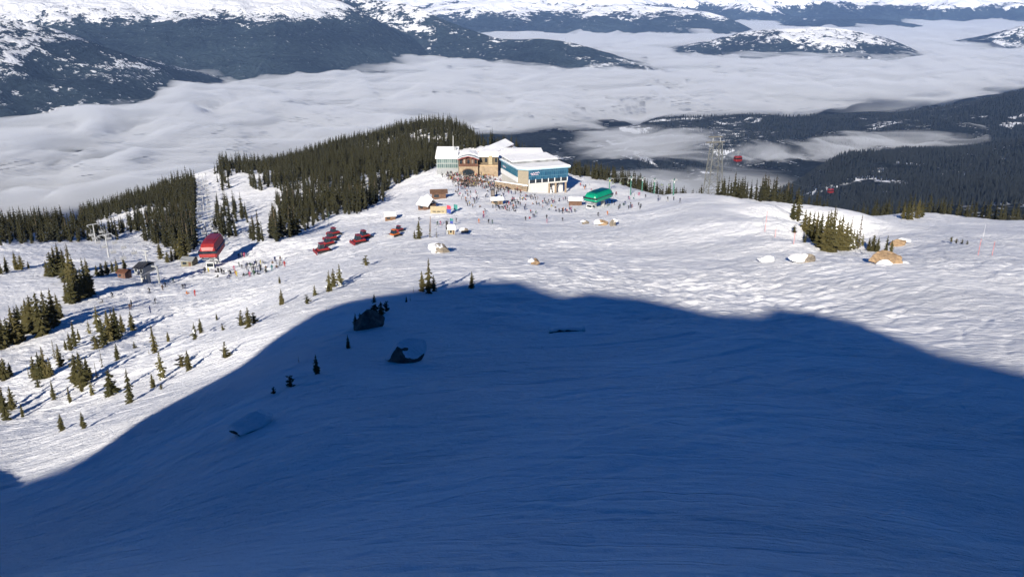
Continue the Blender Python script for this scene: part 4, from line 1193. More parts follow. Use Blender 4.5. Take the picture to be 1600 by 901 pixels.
    q = MB(); q.extrude_x([(-6, -.2), (0, 2.6), (6, -.2), (6, .25), (0, 3.1), (-6, .25)], -.8, Lr + .8); q2 = q.build('rear_roof', paint('rust_edge_roof', (0.30, 0.17, 0.13), .7, .3), rw)
    q = MB(); q.extrude_x([(-6.05, .3), (0, 3.15), (6.05, .3), (5.9, .85), (0, 3.75), (-5.9, .85)], -.5, Lr + .5); q.build('roof_snow', W_SNOW, q2)
    for i in range(6):
        q = MB(); q.box((2.5 + i * (Lr - 5) / 5, -4.6, -2.2), (2.0, .2, 2.4)); q.build('window', W_WHITEP if i % 2 else W_DGLASS, rw)
    return tag(t, 'older timber and stone lodge with gabled hall and long snowy roofs', 'building')
timber_lodge()

# ---------- huts and kiosks
def hut(name, u, v, wpx, hpx, depth, rz, wallm, roofm, label, pitch=0.3, snow=True, over=0.5, opening=True, cat='hut', ridge='x'):
    p = ground(u, v); k = m_per_px(p); w = wpx * k; h = hpx * k
    t = empty(name, p, rz)
    q = MB(); q.box((0, depth / 2, h / 2 - .6), (w, depth, h + 1.2)); wl_ = q.build('wall', wallm, t)
    if opening:
        q = MB(); q.box((-w * .18, -.03, h * .55), (w * .34, .1, h * .42)); q.build('hatch', W_DGLASS, wl_)
        q = MB(); q.box((w * .28, -.03, h * .40), (w * .2, .1, h * .78)); q.build('door', W_BROWN, wl_)
    rise = pitch * depth / 2
    q = MB(); q.extrude_x([(-over, h - .1), (depth / 2, h + rise), (depth + over, h - .1), (depth + over, h + .1), (depth / 2, h + rise + .22), (-over, h + .1)], -w / 2 - over, w / 2 + over)
    rf = q.build('roof', roofm, t)
    if snow:
        q = MB(); q.extrude_x([(-over - .03, h + .11), (depth / 2, h + rise + .24), (depth + over, h + .11), (depth + over - .2, h + .5), (depth / 2, h + rise + .62), (-over + .15, h + .5)], -w / 2 - over + .1, w / 2 + over - .1)
        q.build('roof_snow', W_SNOW, rf)
    return tag(t, label, cat)

t = hut('ski_hut', 686, 311, 22, 9, 5, R(6), W_BROWN, W_BROWN, 'dark brown cabin on stilts with a bare roof beside the snow heap', 0.5, False, 0.9)
hut('ski_hut', 661, 328, 19, 7, 6, R(-32), W_BROWN, W_GREY, 'small hut with steep snowy gable roof next to the tan sign wall', 0.75, True, .7)
hut('ski_hut', 610, 344, 16, 6, 4, R(8), paint('honey_boards', (0.13, 0.07, 0.035), .8, .3), W_BROWN, 'little honey brown hut standing against the fir clump below the lodge', .45, True, .5)
hut('ski_hut', 899, 321, 20, 7, 5, R(-3), W_BROWN, W_BROWN, 'long low brown shed beside the green lift terminal', .3, True, .4, False)
hut('food_kiosk', 777, 319, 17, 6, 4, R(5), paint('kiosk_timber', (0.20, 0.15, 0.10), .8, .3), W_GREY, 'snow roofed food kiosk at the foot of the tall dark sign board', .3, True, .6, True, 'kiosk')
hut('ski_hut', 292, 416, 18, 9, 4.5, R(-5), paint('mossy_boards', (0.15, 0.14, 0.10), .8, .35), W_GREY, 'brown shelter left of the red lift terminal', .3, False, .4)
hut('ski_hut', 190, 434, 13, 8, 3.2, R(-12), paint('reddish_boards', (0.13, 0.07, 0.055), .8, .3), W_TIMBER, 'tiny reddish brown hut under the grey lift, nearest the fir bank', .35, False, .4)
hut('ski_hut', 655, 226, 12, 5, 6, R(10), paint('far_red_wall', (0.28, 0.08, 0.06), .8, .2), W_WHITEP, 'small red walled building in the clearing on the wooded hill', .4, True, .4, False)

# snow heap with the white tent beside it
p = ground(668, 313); k = m_per_px(p)
q = MB(); rr = []
for i in range(7):
    f = i / 6; rr.append([(1.06 * 12 * k * (1 - f ** 1.4) * math.cos(a) * (1 + .12 * math.sin(3 * a + i)) + .02 * f, 9 * k * (1 - f ** 1.4) * math.sin(a) + .01 * math.cos(a), -0.6 + f * 12 * k) for a in [6.283 * j / 12 for j in range(12)]])
q.loft(rr); o = q.build('snow_heap', W_SNOW, None, True); o.location = p
tag(o, 'steep white snow heap between the brown cabin and the small gabled hut', 'snow heap')

# tan sign wall with dark lettering blocks and its banner poles
p = ground(685, 333); k = m_per_px(p)
t = empty('sign_wall', p, R(-4))
q = MB(); q.box((0, 0, 5.5 * k), (25 * k, .3, 11 * k)); sw = q.build('board', W_TAN, t)
q = MB()
for (x, w) in ((-6.2, 5.2), (0.6, 5.6), (7.2, 4.0)):
    x0 = (x - w / 2) * k
    for j in range(4): q.box((x0 + (j + .5) * w * k / 4, -.19, 2.6 * k + (0.0 if w > 4.5 else .1)), (w * k / 4 * .74, .08, 1.9 * k if w > 4.5 else 1.1 * k))
q.build('lettering', W_DARK, sw)
for s in (-1, 1):
    q = MB(); q.box((s * 12 * k, .3, 3.5 * k), (.3, .3, 9 * k)); q.build('post', W_WOODPOST, t)
tag(t, 'wide tan sign board with a row of black lettering beside the gabled hut', 'sign')

def banner(u, v, wpx, hpx, mats, label, base=0.8):
    p = ground(u, v); k = m_per_px(p)
    t = empty('flag_banner', p, R(random.uniform(-12, 12)))
    q = MB(); q.tube((-wpx * k / 2, 0, -.4), (-wpx * k / 2, 0, base + hpx * k), .07, .05, 6); q.build('pole', W_STEEL, t)
    n = len(mats)
    for i, m in enumerate(mats):
        q = MB(); w = wpx * k
        rings = [[(-w / 2 + w * f, .12 * math.sin(f * 4 + i), base + hpx * k * (n - i - 1) / n + .01), (-w / 2 + w * f, .12 * math.sin(f * 4 + i), base + hpx * k * (n - i) / n * (1 - .12 * f * (i == 0))), (-w / 2 + w * f, .12 * math.sin(f * 4 + i) + .04, base + hpx * k * (n - i) / n * (1 - .12 * f * (i == 0))), (-w / 2 + w * f, .12 * math.sin(f * 4 + i) + .04, base + hpx * k * (n - i - 1) / n + .01)] for f in [j / 6 for j in range(7)]]
        q.loft(rings); q.build('cloth', m, t)
    return tag(t, label, 'banner')
banner(701.5, 336, 6.5, 13, [W_CRIMSON, W_BLUE], 'crimson over navy banner at the right end of the tan sign board')
banner(712, 331, 6, 9, [W_TEAL], 'teal banner standing right of the crimson and navy one')
banner(705.5, 353, 5, 9, [W_TEAL, W_BLUE], 'dark teal banner above the black kiosk')
t = hut('food_kiosk', 706, 366, 9, 8, 3, R(10), W_TAN, W_WHITEP, 'small cream and tan kiosk next to the narrow black board', .3, True, .4, True, 'kiosk')
p = ground(698.5, 365); k = m_per_px(p)
t = empty('notice_board', p, 0.1); q = MB(); q.box((0, 0, 11 * k), (3.6 * k, .25, 19 * k)); q.build('panel', W_DARK, t)
q = MB(); q.box((0, 0, .4), (.4, .4, 2)); q.build('post', W_STEEL, t)
tag(t, 'narrow upright black board left of the cream kiosk', 'sign')
p = ground(770, 309); k = m_per_px(p)
t = empty('notice_board', p, 0.05); q = MB(); q.box((0, 0, 7.2 * k), (6.2 * k, .3, 12 * k)); fr = q.build('panel', W_DARK, t)
q = MB(); q.box((0, -.17, 7.4 * k), (4.6 * k, .08, 9 * k)); q.build('map_sheet', paint('map_grey', (0.12, 0.10, 0.09), .6, .4), fr)
for s in (-1, 1):
    q = MB(); q.box((s * 2.9 * k, .3, 1.2 * k), (.25, .25, 4 * k)); q.build('post', W_WOODPOST, t)
tag(t, 'tall dark trail map board behind the food kiosk on the plaza', 'sign')
# ------------------------------------------------------------------ lifts
def terminal(name, u, v, wpx, length, rz, shell, dark, label, hpx, glassm=None):
    """detachable-lift terminal: long capsule shell with dark window band on two legs"""
    p = ground(u, v); k = m_per_px(p); w = wpx * k; h = hpx * k
    t = empty(name, p, rz)
    def ring(y, s, z0, z1, sl):
        ws = w / 2 * s
        return [(-ws, y, z0), (ws, y, z0), (ws * 1.06, y, z0 + (z1 - z0) * .28), (ws * .90, y, z0 + (z1 - z0) * .66), (ws * .74, y, z1 - .10 * sl), (ws * .3, y, z1), (-ws * .3, y, z1), (-ws * .74, y, z1 - .10 * sl), (-ws * .90, y, z0 + (z1 - z0) * .66), (-ws * 1.06, y, z0 + (z1 - z0) * .28)]
    zb = h * .42
    sec = [(0, .78, zb + .3, zb + h * .30), (.4, .95, zb, zb + h * .42), (1.6, 1.0, zb, zb + h * .52), (length * .5, 1.0, zb, zb + h * .56), (length * .85, .97, zb, zb + h * .54), (length, .80, zb + .3, zb + h * .42)]
    q = MB(); q.loft([ring(*s, 1) for s in sec]); sh = q.build('shell', shell, t, False)
    q = MB(); q.loft([[(x * 1.012, y, z) for (x, y, z) in [(-w / 2 * .985, yy, zb + h * .16), (w / 2 * .985, yy, zb + h * .16), (w / 2 * 1.03, yy, zb + h * .27), (-w / 2 * 1.03, yy, zb + h * .27)]] for yy in (-.04, .5, length * .96)]); q.build('window_band', W_DGLASS, sh)
    q = MB(); q.loft([[(-ws, yy, zz), (ws, yy, zz), (ws * .9, yy, zz + .22), (-ws * .9, yy, zz + .22)] for (ws, yy, zz) in ((w * .22, 1.2, zb + h * .47), (w * .30, length * .4, zb + h * .545), (w * .30, length * .86, zb + h * .535))]); q.build('roof_ridge', dark, sh)
    for y in (length * .28, length * .74):
        q = MB(); q.box((0, y, zb * .5 - .8), (w * .24, .9, zb + 1.8)); q.box((0, y, zb - .25), (w * .7, .7, .5)); q.build('leg', W_STEEL, t)
    q = MB()
    n = 24; c = Vector((0, 1.6, zb - .55)); r = w * .40
    for i in range(n):
        a0, a1 = 6.283 * i / n, 6.283 * (i + 1) / n
        q.tube(c + Vector((r * math.cos(a0), r * math.sin(a0) * .99, 0)), c + Vector((r * math.cos(a1), r * math.sin(a1) * .99, 0)), .14, n=5)
    for i in range(6):
        a = 6.283 * i / 6; q.tube(c, c + Vector((r * math.cos(a), r * math.sin(a), 0)), .09, n=5)
    q.build('bullwheel', W_GREY, t)
    q = MB(); q.box((w * .12, -.6, zb * .32), (w * .42, 1.5, zb * .64)); cb = q.build('operator_cabin', W_WHITEP, t)
    q = MB(); q.box((w * .12, -1.38, zb * .42), (w * .36, .08, zb * .34)); q.box((w * .12 + w * .214, -.6, zb * .42), (.08, 1.1, zb * .34)); q.build('cabin_window', W_DGLASS, cb)
    return tag(t, label, 'ski lift'), p, zb, length

red_t, RP, RZB, RL = terminal('lift_terminal', 327, 419, 27, 15, R(6), W_RED, W_REDD, 'bright red lift terminal with dark window band at the top of the cleared lift line', 40)
grn_t, GP, GZB, GL = terminal('lift_terminal', 921, 325, 24, 15, R(-38), W_GREEN, W_GREEND, 'bright green lift terminal beside the long brown shed', 24)

def lift_tower(p, h, arm, rz, label, group, light=None, mat=None):
    t = empty('lift_tower', p, rz)
    q = MB(); q.tube((0, 0, -.8), (0, 0, h), .32, .2, 10); ps = q.build('pole', mat or W_STEEL, t)
    q = MB(); q.box((0, 0, h - .1), (arm * 2, .3, .3)); q.build('crossarm', mat or W_STEEL, t)
    for s in (-1, 1):
        q = MB(); q.box((s * arm, 0, h - .42), (.12, 2.6, .16))
        for i in range(5): q.tube((s * arm - .08, -1.1 + i * .55, h - .62), (s * arm + .08, -1.1 + i * .55, h - .62), .2, n=8)
        q.build('sheave_train', W_GREY, t)
    if light is not None:
        q = MB(); q.box((0, -.25, h - 1.2), (1.1, .3, 1.1)); q.build('padding', light, t)
    return tag(t, label, 'lift tower', group)

def chair(p, rz, label, group, seatm=None, w=2.2):
    """four-seat chair: hanger, bail frame, seat, backrest"""
    t = empty('lift_chair', p, rz)
    q = MB(); q.path([(0, 0, 0), (0, .05, -1.0), (0, .45, -1.7)], .06, 6); q.build('hanger', W_STEEL, t)
    q = MB(); q.path([(-w / 2, -.3, -2.9), (-w / 2, .45, -2.75), (-w / 2, .5, -1.9), (-w / 2 + .2, .45, -1.7), (w / 2 - .2, .45, -1.7), (w / 2, .5, -1.9), (w / 2, .45, -2.75), (w / 2, -.3, -2.9)], .05, 6); q.build('frame', W_STEEL, t)
    q = MB(); q.box((0, .1, -2.8), (w * .94, .75, .1)); q.build('seat', seatm or W_GREY, t)
    q = MB(); q.box((0, .5, -2.4), (w * .94, .08, .6)); q.build('backrest', seatm or W_GREY, t)
    return tag(t, label, 'chairlift', group)

# the red terminal's line running down the cut through the wood
lineA = RP + Vector((0, RL, RZB + 1.0))
tw = []
for (u, v, h) in ((323, 372, 8.5), (319, 330, 9.5), (318, 292, 10)):
    p = ground(u, v); tw.append((p, h))
for (p, h), lab in zip(tw, ('nearest', 'middle', 'farthest')):
    lift_tower(p, h, 2.6, R(4), 'grey lift tower in the cut behind the red terminal, %s of three' % lab, 'towers of the red lift line')
line = [lineA] + [p + Vector((0, 0, h - .4)) for p, h in tw]
def along(line, f):
    d = [0.0]
    for a, b in zip(line[:-1], line[1:]): d.append(d[-1] + (b - a).length)
    f *= d[-1]
    for i in range(len(line) - 1):
        if f <= d[i + 1] + 1e-6:
            return line[i].lerp(line[i + 1], (f - d[i]) / (d[i + 1] - d[i]))
    return line[-1]
def cable(name, pts, r, label, mat=None):
    q = MB(); q.path(pts, r, 5); o = q.build(name, mat or W_STEEL)
    return tag(o, label, 'cable')
def sag(a, b, s, n=14):
    return [a.lerp(b, i / n) - Vector((0, 0, 4 * s * (i / n) * (1 - i / n))) for i in range(n + 1)]
for s, lab in ((-1, 'left'), (1, 'right')):
    pts = []
    for a, b in zip(line[:-1], line[1:]): pts += sag(a + Vector((s * 2.6, 0, 0)), b + Vector((s * 2.6, 0, 0)), .6, 8)
    cable('haul_cable', pts, .05, 'thin %s hand cable of the chairlift behind the red terminal' % lab)
i_ch = 0
for i in range(13):
    for s in (-1, 1):
        q0 = along(line, .04 + i * .072 + (.03 if s > 0 else 0)) + Vector((s * 2.6, 0, -.5))
        chair(q0, R(4), 'empty grey four seat chair on the lift line behind the red terminal', 'chairs on the red lift line')

# grey top station on a concrete post
p = ground(229, 441); k = m_per_px(p)
t = empty('chairlift_station', p, R(-14))
q = MB(); q.loft([[(x * s, y * s, z) for (x, y) in ((-1.1, -.8), (1.1, -.8), (1.1, .8), (-1.1, .8))] for (s, z) in ((1.0, -1.5), (.92, 17 * k * .9), (1.25, 19 * k))]); q.build('concrete_post', W_WHITE, t)
q = MB(); w, d, h = 15 * k, 5.5, 12 * k; zb = 19 * k
q.prism([(-w / 2, -d * .5), (w / 2, -d * .5), (w / 2, d * .5), (-w / 2, d * .5)], zb, zb + h * .75); hs = q.build('machine_house', W_GREY, t)
for i in range(3):
    q = MB(); q.box((-w * .30 + i * w * .30, -d * .5 - .04, zb + h * .42), (w * .2, .1, h * .36)); q.build('window', W_WHITEP if i == 1 else W_DGLASS, hs)
q = MB(); q.extrude_x([(-d * .62, zb + h * .72), (0, zb + h * 1.08), (d * .62, zb + h * .72), (d * .62, zb + h * .80), (0, zb + h * 1.17), (-d * .62, zb + h * .80)], -w * .56, w * .56); q.build('roof', paint('charcoal_roof', (0.03, 0.032, 0.04), .6, .3), hs)
q = MB(); q.box((0, 0, zb - .2), (w * 1.25, d * 1.15, .3)); q.build('deck', W_STEEL, t)
q = MB(); q.path([(w * .62, 1.0, zb + h * .55), (w * 1.25, 1.0, zb + h * .55), (w * 1.28, 1.0, -1.0)], .28, 8); q.build('side_mast', W_GREY, t)
q = MB(); q.path([(-w * 1.1, 2, -1), (-w * 1.0, 2, zb + h * .2), (-w * .55, 2, zb + h * .3)], .3, 8); q.build('rear_leg', W_STEEL, t)
q = MB(); q.path([(-w * .45, 3, 0), (-w * .42, 3, zb + h * 2.3)], .25, 8); q.box((-w * .42, 3, zb + h * 2.3), (w * .9, .3, .3)); q.box((-w * .42, 3, zb + h * 1.7), (w * .7, .25, .25)); q.build('mast', W_STEEL, t)
tag(t, 'grey chairlift station with charcoal roof raised on a pale concrete post', 'ski lift')
# its line towers and chairs to the upper left
gl = [p + Vector((-4, 6, 8))]
for (u, v, h, lab) in ((170, 402, 9, 'nearer'), (150, 380, 9, 'farther')):
    pp = ground(u, v); gl.append(pp + Vector((0, 0, h)))
    lift_tower(pp, h, 2.4, R(40), 'pale lift tower beside the groomed bowl, %s of two left of the grey station' % lab, 'towers of the grey lift line')
for s in (-1, 1):
    pts = []
    for a, b in zip(gl[:-1], gl[1:]): pts += sag(a + Vector((s * 1.8, s * 1.5, -.3)), b + Vector((s * 1.8, s * 1.5, -.3)), .5, 8)
    cable('haul_cable', pts, .05, 'thin %s cable of the grey station chairlift' % ('near side' if s < 0 else 'far side'))
for i in range(6):
    for s in (-1, 1):
        chair(along(gl, .10 + i * .15 + (.06 if s > 0 else 0)) + Vector((s * 1.8, s * 1.5, -.8)), R(40), 'empty pale chair hanging on the line left of the grey station', 'chairs on the grey lift line', W_STEEL, 1.8)

# green lift line along the crest to the right of the green terminal
gp = []
for (u, v, h, lab) in ((952, 297, 6.5, 'leftmost'), (985, 305, 9.5, 'second from left'), (1003, 299, 7.5, 'third from left'), (1022, 300, 8.0, 'fourth from left'), (1052, 305, 7.5, 'rightmost')):
    pp = ground(u, v); gp.append(pp + Vector((0, 0, h)))
    lift_tower(pp, h, 1.6, R(70), 'slim green lift pole with pale padding on the snow crest, %s of five' % lab, 'green lift poles on the crest', W_WHITEP if lab != 'leftmost' else W_YELLOW, paint('pole_green', (0.05, 0.15, 0.115), .5, .15))
pts = []
for a, b in zip(gp[:-1], gp[1:]): pts += sag(a, b, .4, 6)
cable('haul_cable', pts, .05, 'thin cable strung along the green lift poles on the crest')
for i, f in enumerate((.04, .12, .2, .5, .72, .9)):
    chair(along(gp, f) - Vector((0, 0, .4)), R(70), 'pale green chair hanging among the green lift poles on the crest', 'chairs on the green lift line', paint('chair_green', (0.26, 0.36, 0.18), .5, .2), 1.8)

# ------------------------------------------------------------------ lattice gondola tower with its cabins
s0, t0 = bearing(1113, 305)
ty_ = 430.0; tp = Vector((s0 * ty_, ty_, hz(s0 * ty_, ty_)))
k = m_per_px(tp); topz = bearing(1113, 222)[1] * ty_ - tp.z
t = empty('lattice_tower', tp, R(12))
bw, tw_ = 27 * k / 2, 14 * k / 2
def leg_pt(sx, sy, f): 
    ww = bw + (tw_ - bw) * f
    return Vector((sx * ww, sy * ww * .8, -2 + (topz + 2) * f))
for sx, sy in ((-1, -1), (1, -1), (1, 1), (-1, 1)):
    q = MB(); q.tube(leg_pt(sx, sy, 0), leg_pt(sx, sy, 1), .30, .22, 7); q.build('leg', paint('tower_steel', (0.11, 0.115, 0.11), .6, .15), t)
levels = [0, .16, .32, .47, .61, .74, .87, 1.0]
q = MB()
sides = [((-1, -1), (1, -1)), ((1, -1), (1, 1)), ((1, 1), (-1, 1)), ((-1, 1), (-1, -1))]
for a, b in zip(levels[:-1], levels[1:]):
    for (A, B) in sides:
        q.tube(leg_pt(*A, a), leg_pt(*B, b), .095, n=5); q.tube(leg_pt(*B, a), leg_pt(*A, b), .095, n=5); q.tube(leg_pt(*A, b), leg_pt(*B, b), .095, n=5)
q.build('bracing', paint('tower_steel', (0.11, 0.115, 0.11), .6, .15), t)
for f, ww, nm in ((1.0, 30 * k, 'lower_crossarm'), (1.075, 21 * k, 'upper_crossarm')):
    z = topz * f
    q = MB(); q.box((-2 * k, -.7, z), (ww, .3, .35)); q.box((-2 * k, .7, z), (ww, .3, .35))
    for i in range(7): q.box((-2 * k - ww / 2 + ww * (i + .5) / 7, 0, z), (.16, 1.5, .16))
    q.build(nm, paint('weathered_steel', (0.12, 0.115, 0.10), .6, .2), t)
for sx in (-1, 1):
    q = MB(); q.tube((sx * tw_ * .9, 0, topz), (sx * tw_ * .8, 0, topz * 1.075), .16, n=6); q.build('head_post', W_STEEL, t)
tag(t, 'tall four legged steel lattice gondola tower behind the snow knoll', 'lift tower')
head = tp + Vector((0, 0, topz + .4))
def cabin(u, v, Y, wpx, label):
    c = PT(u, v, Y); k = m_per_px(c); w = wpx * k
    t = empty('gondola_cabin', c, R(25))
    h = w * .72
    sec = [(.80, -h / 2), (.98, -h * .36), (1.0, 0), (.96, h * .30), (.78, h / 2)]
    q = MB(); q.loft([[(sx * w / 2 * s, sy * w * .32 * s, z) for (sx, sy) in ((-1, -.8), (-.85, -1), (.85, -1), (1, -.8), (1, .8), (.85, 1), (-.85, 1), (-1, .8))] for (s, z) in sec]); bd = q.build('body', W_REDD, t)
    q = MB(); q.loft([[(sx * w / 2 * 1.01, sy * w * .32 * 1.01, z) for (sx, sy) in ((-1, -.8), (-.85, -1), (.85, -1), (1, -.8), (1, .8), (.85, 1), (-.85, 1), (-1, .8))] for z in (-h * .02, h * .24)]); q.build('window_band', W_DGLASS, bd)
    q = MB(); q.tube((0, 0, h / 2 - .05), (0, 0, h * 1.3), w * .035, n=6); q.box((0, 0, h * 1.32), (w * .6, w * .08, w * .09)); q.build('hanger_arm', W_GREY, t)
    tag(t, label, 'gondola')
    return c + Vector((0, 0, h * 1.34))
c1 = cabin(1153, 248, 520, 12, 'dark red gondola cabin hanging just right of the lattice tower')
c2 = cabin(1298, 298, 900, 9, 'small dark red gondola cabin far down over the forest at right')
far_end = PT(1480, 372, 1700)
cable('track_cable', sag(head + Vector((2, 0, 0)), c1, .5) + sag(c1, c2, 10)[1:] + sag(c2, far_end, 16)[1:], .05, 'thin gondola cable dropping right from the lattice tower past both cabins', W_GREY)
cable('track_cable', sag(head + Vector((-4, 0, 0)), PT(1010, 237, 700), 3) + sag(PT(1010, 237, 700), PT(880, 262, 1000), 4)[1:], .05, 'thin gondola cable running left from the lattice tower into the cloud', W_GREY)

# ------------------------------------------------------------------ snow groomers
def groomer(u, v, wpx, rz, label, bodym=None, group='snow groomers parked in rows'):
    p = ground(u, v); k = m_per_px(p); w = wpx * k * .86; L = w * 1.2
    t = empty('snow_groomer', p, rz)
    for s in (-1, 1):
        q = MB(); prof = [(-L * .42, .25 * w * .3), (-L * .48, w * .18), (-L * .40, w * .30), (L * .40, w * .30), (L * .48, w * .18), (L * .40, 0), (-L * .36, 0)]
        q.extrude_x(prof, s * w * .5 - w * .13, s * w * .5 + w * .13); q.build('track', W_DARK, t)
    q = MB(); q.extrude_x([(-L * .40, w * .20), (L * .42, w * .20), (L * .42, w * .42), (0, w * .44), (-L * .40, w * .40)], -w * .34, w * .34); bd = q.build('body', bodym or W_RED, t)
    q = MB(); q.loft([[(-w * .33, -L * .36, w * .41), (w * .33, -L * .36, w * .41), (w * .33, L * .06, w * .44), (-w * .33, L * .06, w * .44)], [(-w * .27, -L * .26, w * .82), (w * .27, -L * .26, w * .82), (w * .27, L * .04, w * .84), (-w * .27, L * .04, w * .84)]]); cb = q.build('cab', W_DGLASS, t)
    q = MB(); q.box((0, -L * .10, w * .87), (w * .60, L * .36, w * .07)); q.build('cab_roof', bodym or W_REDD, cb)
    q = MB(); q.extrude_x([(-L * .64, 0), (-L * .60, w * .0), (-L * .57, w * .32), (-L * .62, w * .32), (-L * .67, w * .12)], -w * .62, w * .62); q.box((-w * .2, -L * .5, w * .2), (w * .08, L * .22, w * .08)); q.box((w * .2, -L * .5, w * .2), (w * .08, L * .22, w * .08)); q.build('blade', W_REDD if bodym is None else W_STEEL, t)
    q = MB(); q.box((0, L * .56, w * .12), (w * 1.1, L * .16, w * .14)); q.tube((0, L * .42, w * .3), (0, L * .56, w * .16), w * .06, n=6); q.build('tiller', W_DARK, t)
    return tag(t, label, 'snow groomer', group)
groomer(505, 394, 20, R(-62), 'red snow groomer at the front of the longest parked row, blade to the left')
groomer(514, 383, 17, R(-55), 'red snow groomer second from front in the longest parked row')
groomer(518, 375, 17, R(-58), 'red snow groomer third from front in the longest parked row')
groomer(523, 367, 16, R(-52), 'red snow groomer at the back of the longest parked row')
groomer(562, 380, 19, R(-58), 'red snow groomer at the front of the pair in the middle of the park')
groomer(570, 372, 17, R(-50), 'red snow groomer at the back of the pair in the middle of the park')
groomer(617, 369, 15, R(-40), 'orange snow groomer with pale front parked nearest the kiosk', W_ORANGE)
groomer(624, 361, 12, R(-40), 'small red snow groomer right behind the orange one')

# ------------------------------------------------------------------ marker poles
def marker(u, v, hpx, label, mats=(None, None), r=.045, cat='marker pole'):
    p = ground(u, v); k = m_per_px(p); h = hpx * k
    t = empty('marker_pole', p, 0)
    q = MB(); q.tube((0, 0, -.4), (.02 * h, 0, h), r, r * .8, 6); q.build('shaft', mats[0] or W_POLE_R, t)
    q = MB(); q.tube((.021 * h, 0, h), (.022 * h, 0, h + .12), r * 1.5, r, 6); q.build('cap', mats[1] or W_ORANGE, t)
    return tag(t, label, cat)
marker(1195, 362, 32, 'tall thin red pole on the knoll, leftmost of three')
marker(1211, 370, 14, 'short faint pole on the knoll between two taller red ones')
marker(1240, 381, 18, 'thin red pole on the knoll nearest the gully firs')
marker(1528, 399, 26, 'red marker pole in the right hand bowl, left one of a pair')
marker(1550, 399, 22, 'red marker pole in the right hand bowl, right one of a pair')
marker(1536, 371, 20, 'white marker pole farther up in the right hand bowl', (W_WHITEP, W_WHITEP))
marker(576, 366, 26, 'slim dark light mast behind the pair of parked groomers', (W_GREY, W_GREY), .06, 'mast')
marker(514, 352, 22, 'slim green mast at the forest edge behind the longest groomer row', (paint('mast_green', (0.06, 0.12, 0.08), .6, .1), W_GREY), .07, 'mast')
marker(577, 352, 14, 'slim grey mast standing right at the upper edge of the groomer park', (W_GREY, W_GREY), .06, 'mast')
marker(672.5, 362, 24, 'bare dark trunk like mast rising left of the black board', (W_WOODPOST, W_WOODPOST), .12, 'mast')
marker(708, 235, 22, 'white antenna mast among the trees behind the timber lodge', (W_WHITEP, W_WHITEP), .22, 'mast')
# ------------------------------------------------------------------ people: one continuous skinned body each, jacket/trousers/helmet as colours of the body
random.seed(99)
JACKETS = {'black': (0.02, 0.02, 0.024), 'red': (0.42, 0.03, 0.03), 'navy blue': (0.02, 0.035, 0.13), 'teal': (0.02, 0.18, 0.20), 'orange': (0.55, 0.16, 0.03), 'dark green': (0.03, 0.09, 0.05), 'grey': (0.20, 0.20, 0.22), 'pink': (0.50, 0.12, 0.22), 'white': (0.6, 0.6, 0.62), 'yellow': (0.55, 0.45, 0.06), 'brown': (0.14, 0.08, 0.05)}
TROUS = {'black': (0.018, 0.018, 0.02), 'grey': (0.12, 0.12, 0.13), 'tan': (0.25, 0.18, 0.11), 'blue': (0.03, 0.06, 0.16)}
def cloth(name, c): return paint('cloth_' + name.replace(' ', '_'), [x * .55 for x in c], 0.8, 0.15)
M_SKIN = paint('skin', (0.45, 0.27, 0.19), .6, .05)
M_HELM = paint('helmet_black', (0.03, 0.03, 0.035), .3, .1)
M_BOOT = paint('boot_dark', (0.03, 0.03, 0.03), .6, .1)
POSES = {}
def skin_body(J, E, Rd, name, split):
    me = bpy.data.meshes.new(name)
    me.from_pydata([J[k] for k in J], [(list(J).index(a), list(J).index(b)) for a, b in E], [])
    o = bpy.data.objects.new(name, me); COL.objects.link(o)
    o.modifiers.new('skin', 'SKIN'); sm_ = o.modifiers.new('sub', 'SUBSURF'); sm_.levels = 1
    sv = me.skin_vertices[0].data
    for i, k in enumerate(J):
        r = Rd[k]; sv[i].radius = r if isinstance(r, tuple) else (r, r)
        sv[i].use_root = (k == 'pelvis')
    dg = bpy.context.evaluated_depsgraph_get()
    m2 = bpy.data.meshes.new_from_object(o.evaluated_get(dg))
    bpy.data.objects.remove(o, do_unlink=True)
    for pl in m2.polygons:
        c = pl.center; pl.use_smooth = True
        pl.material_index = split(c)
    m2.name = name
    return m2
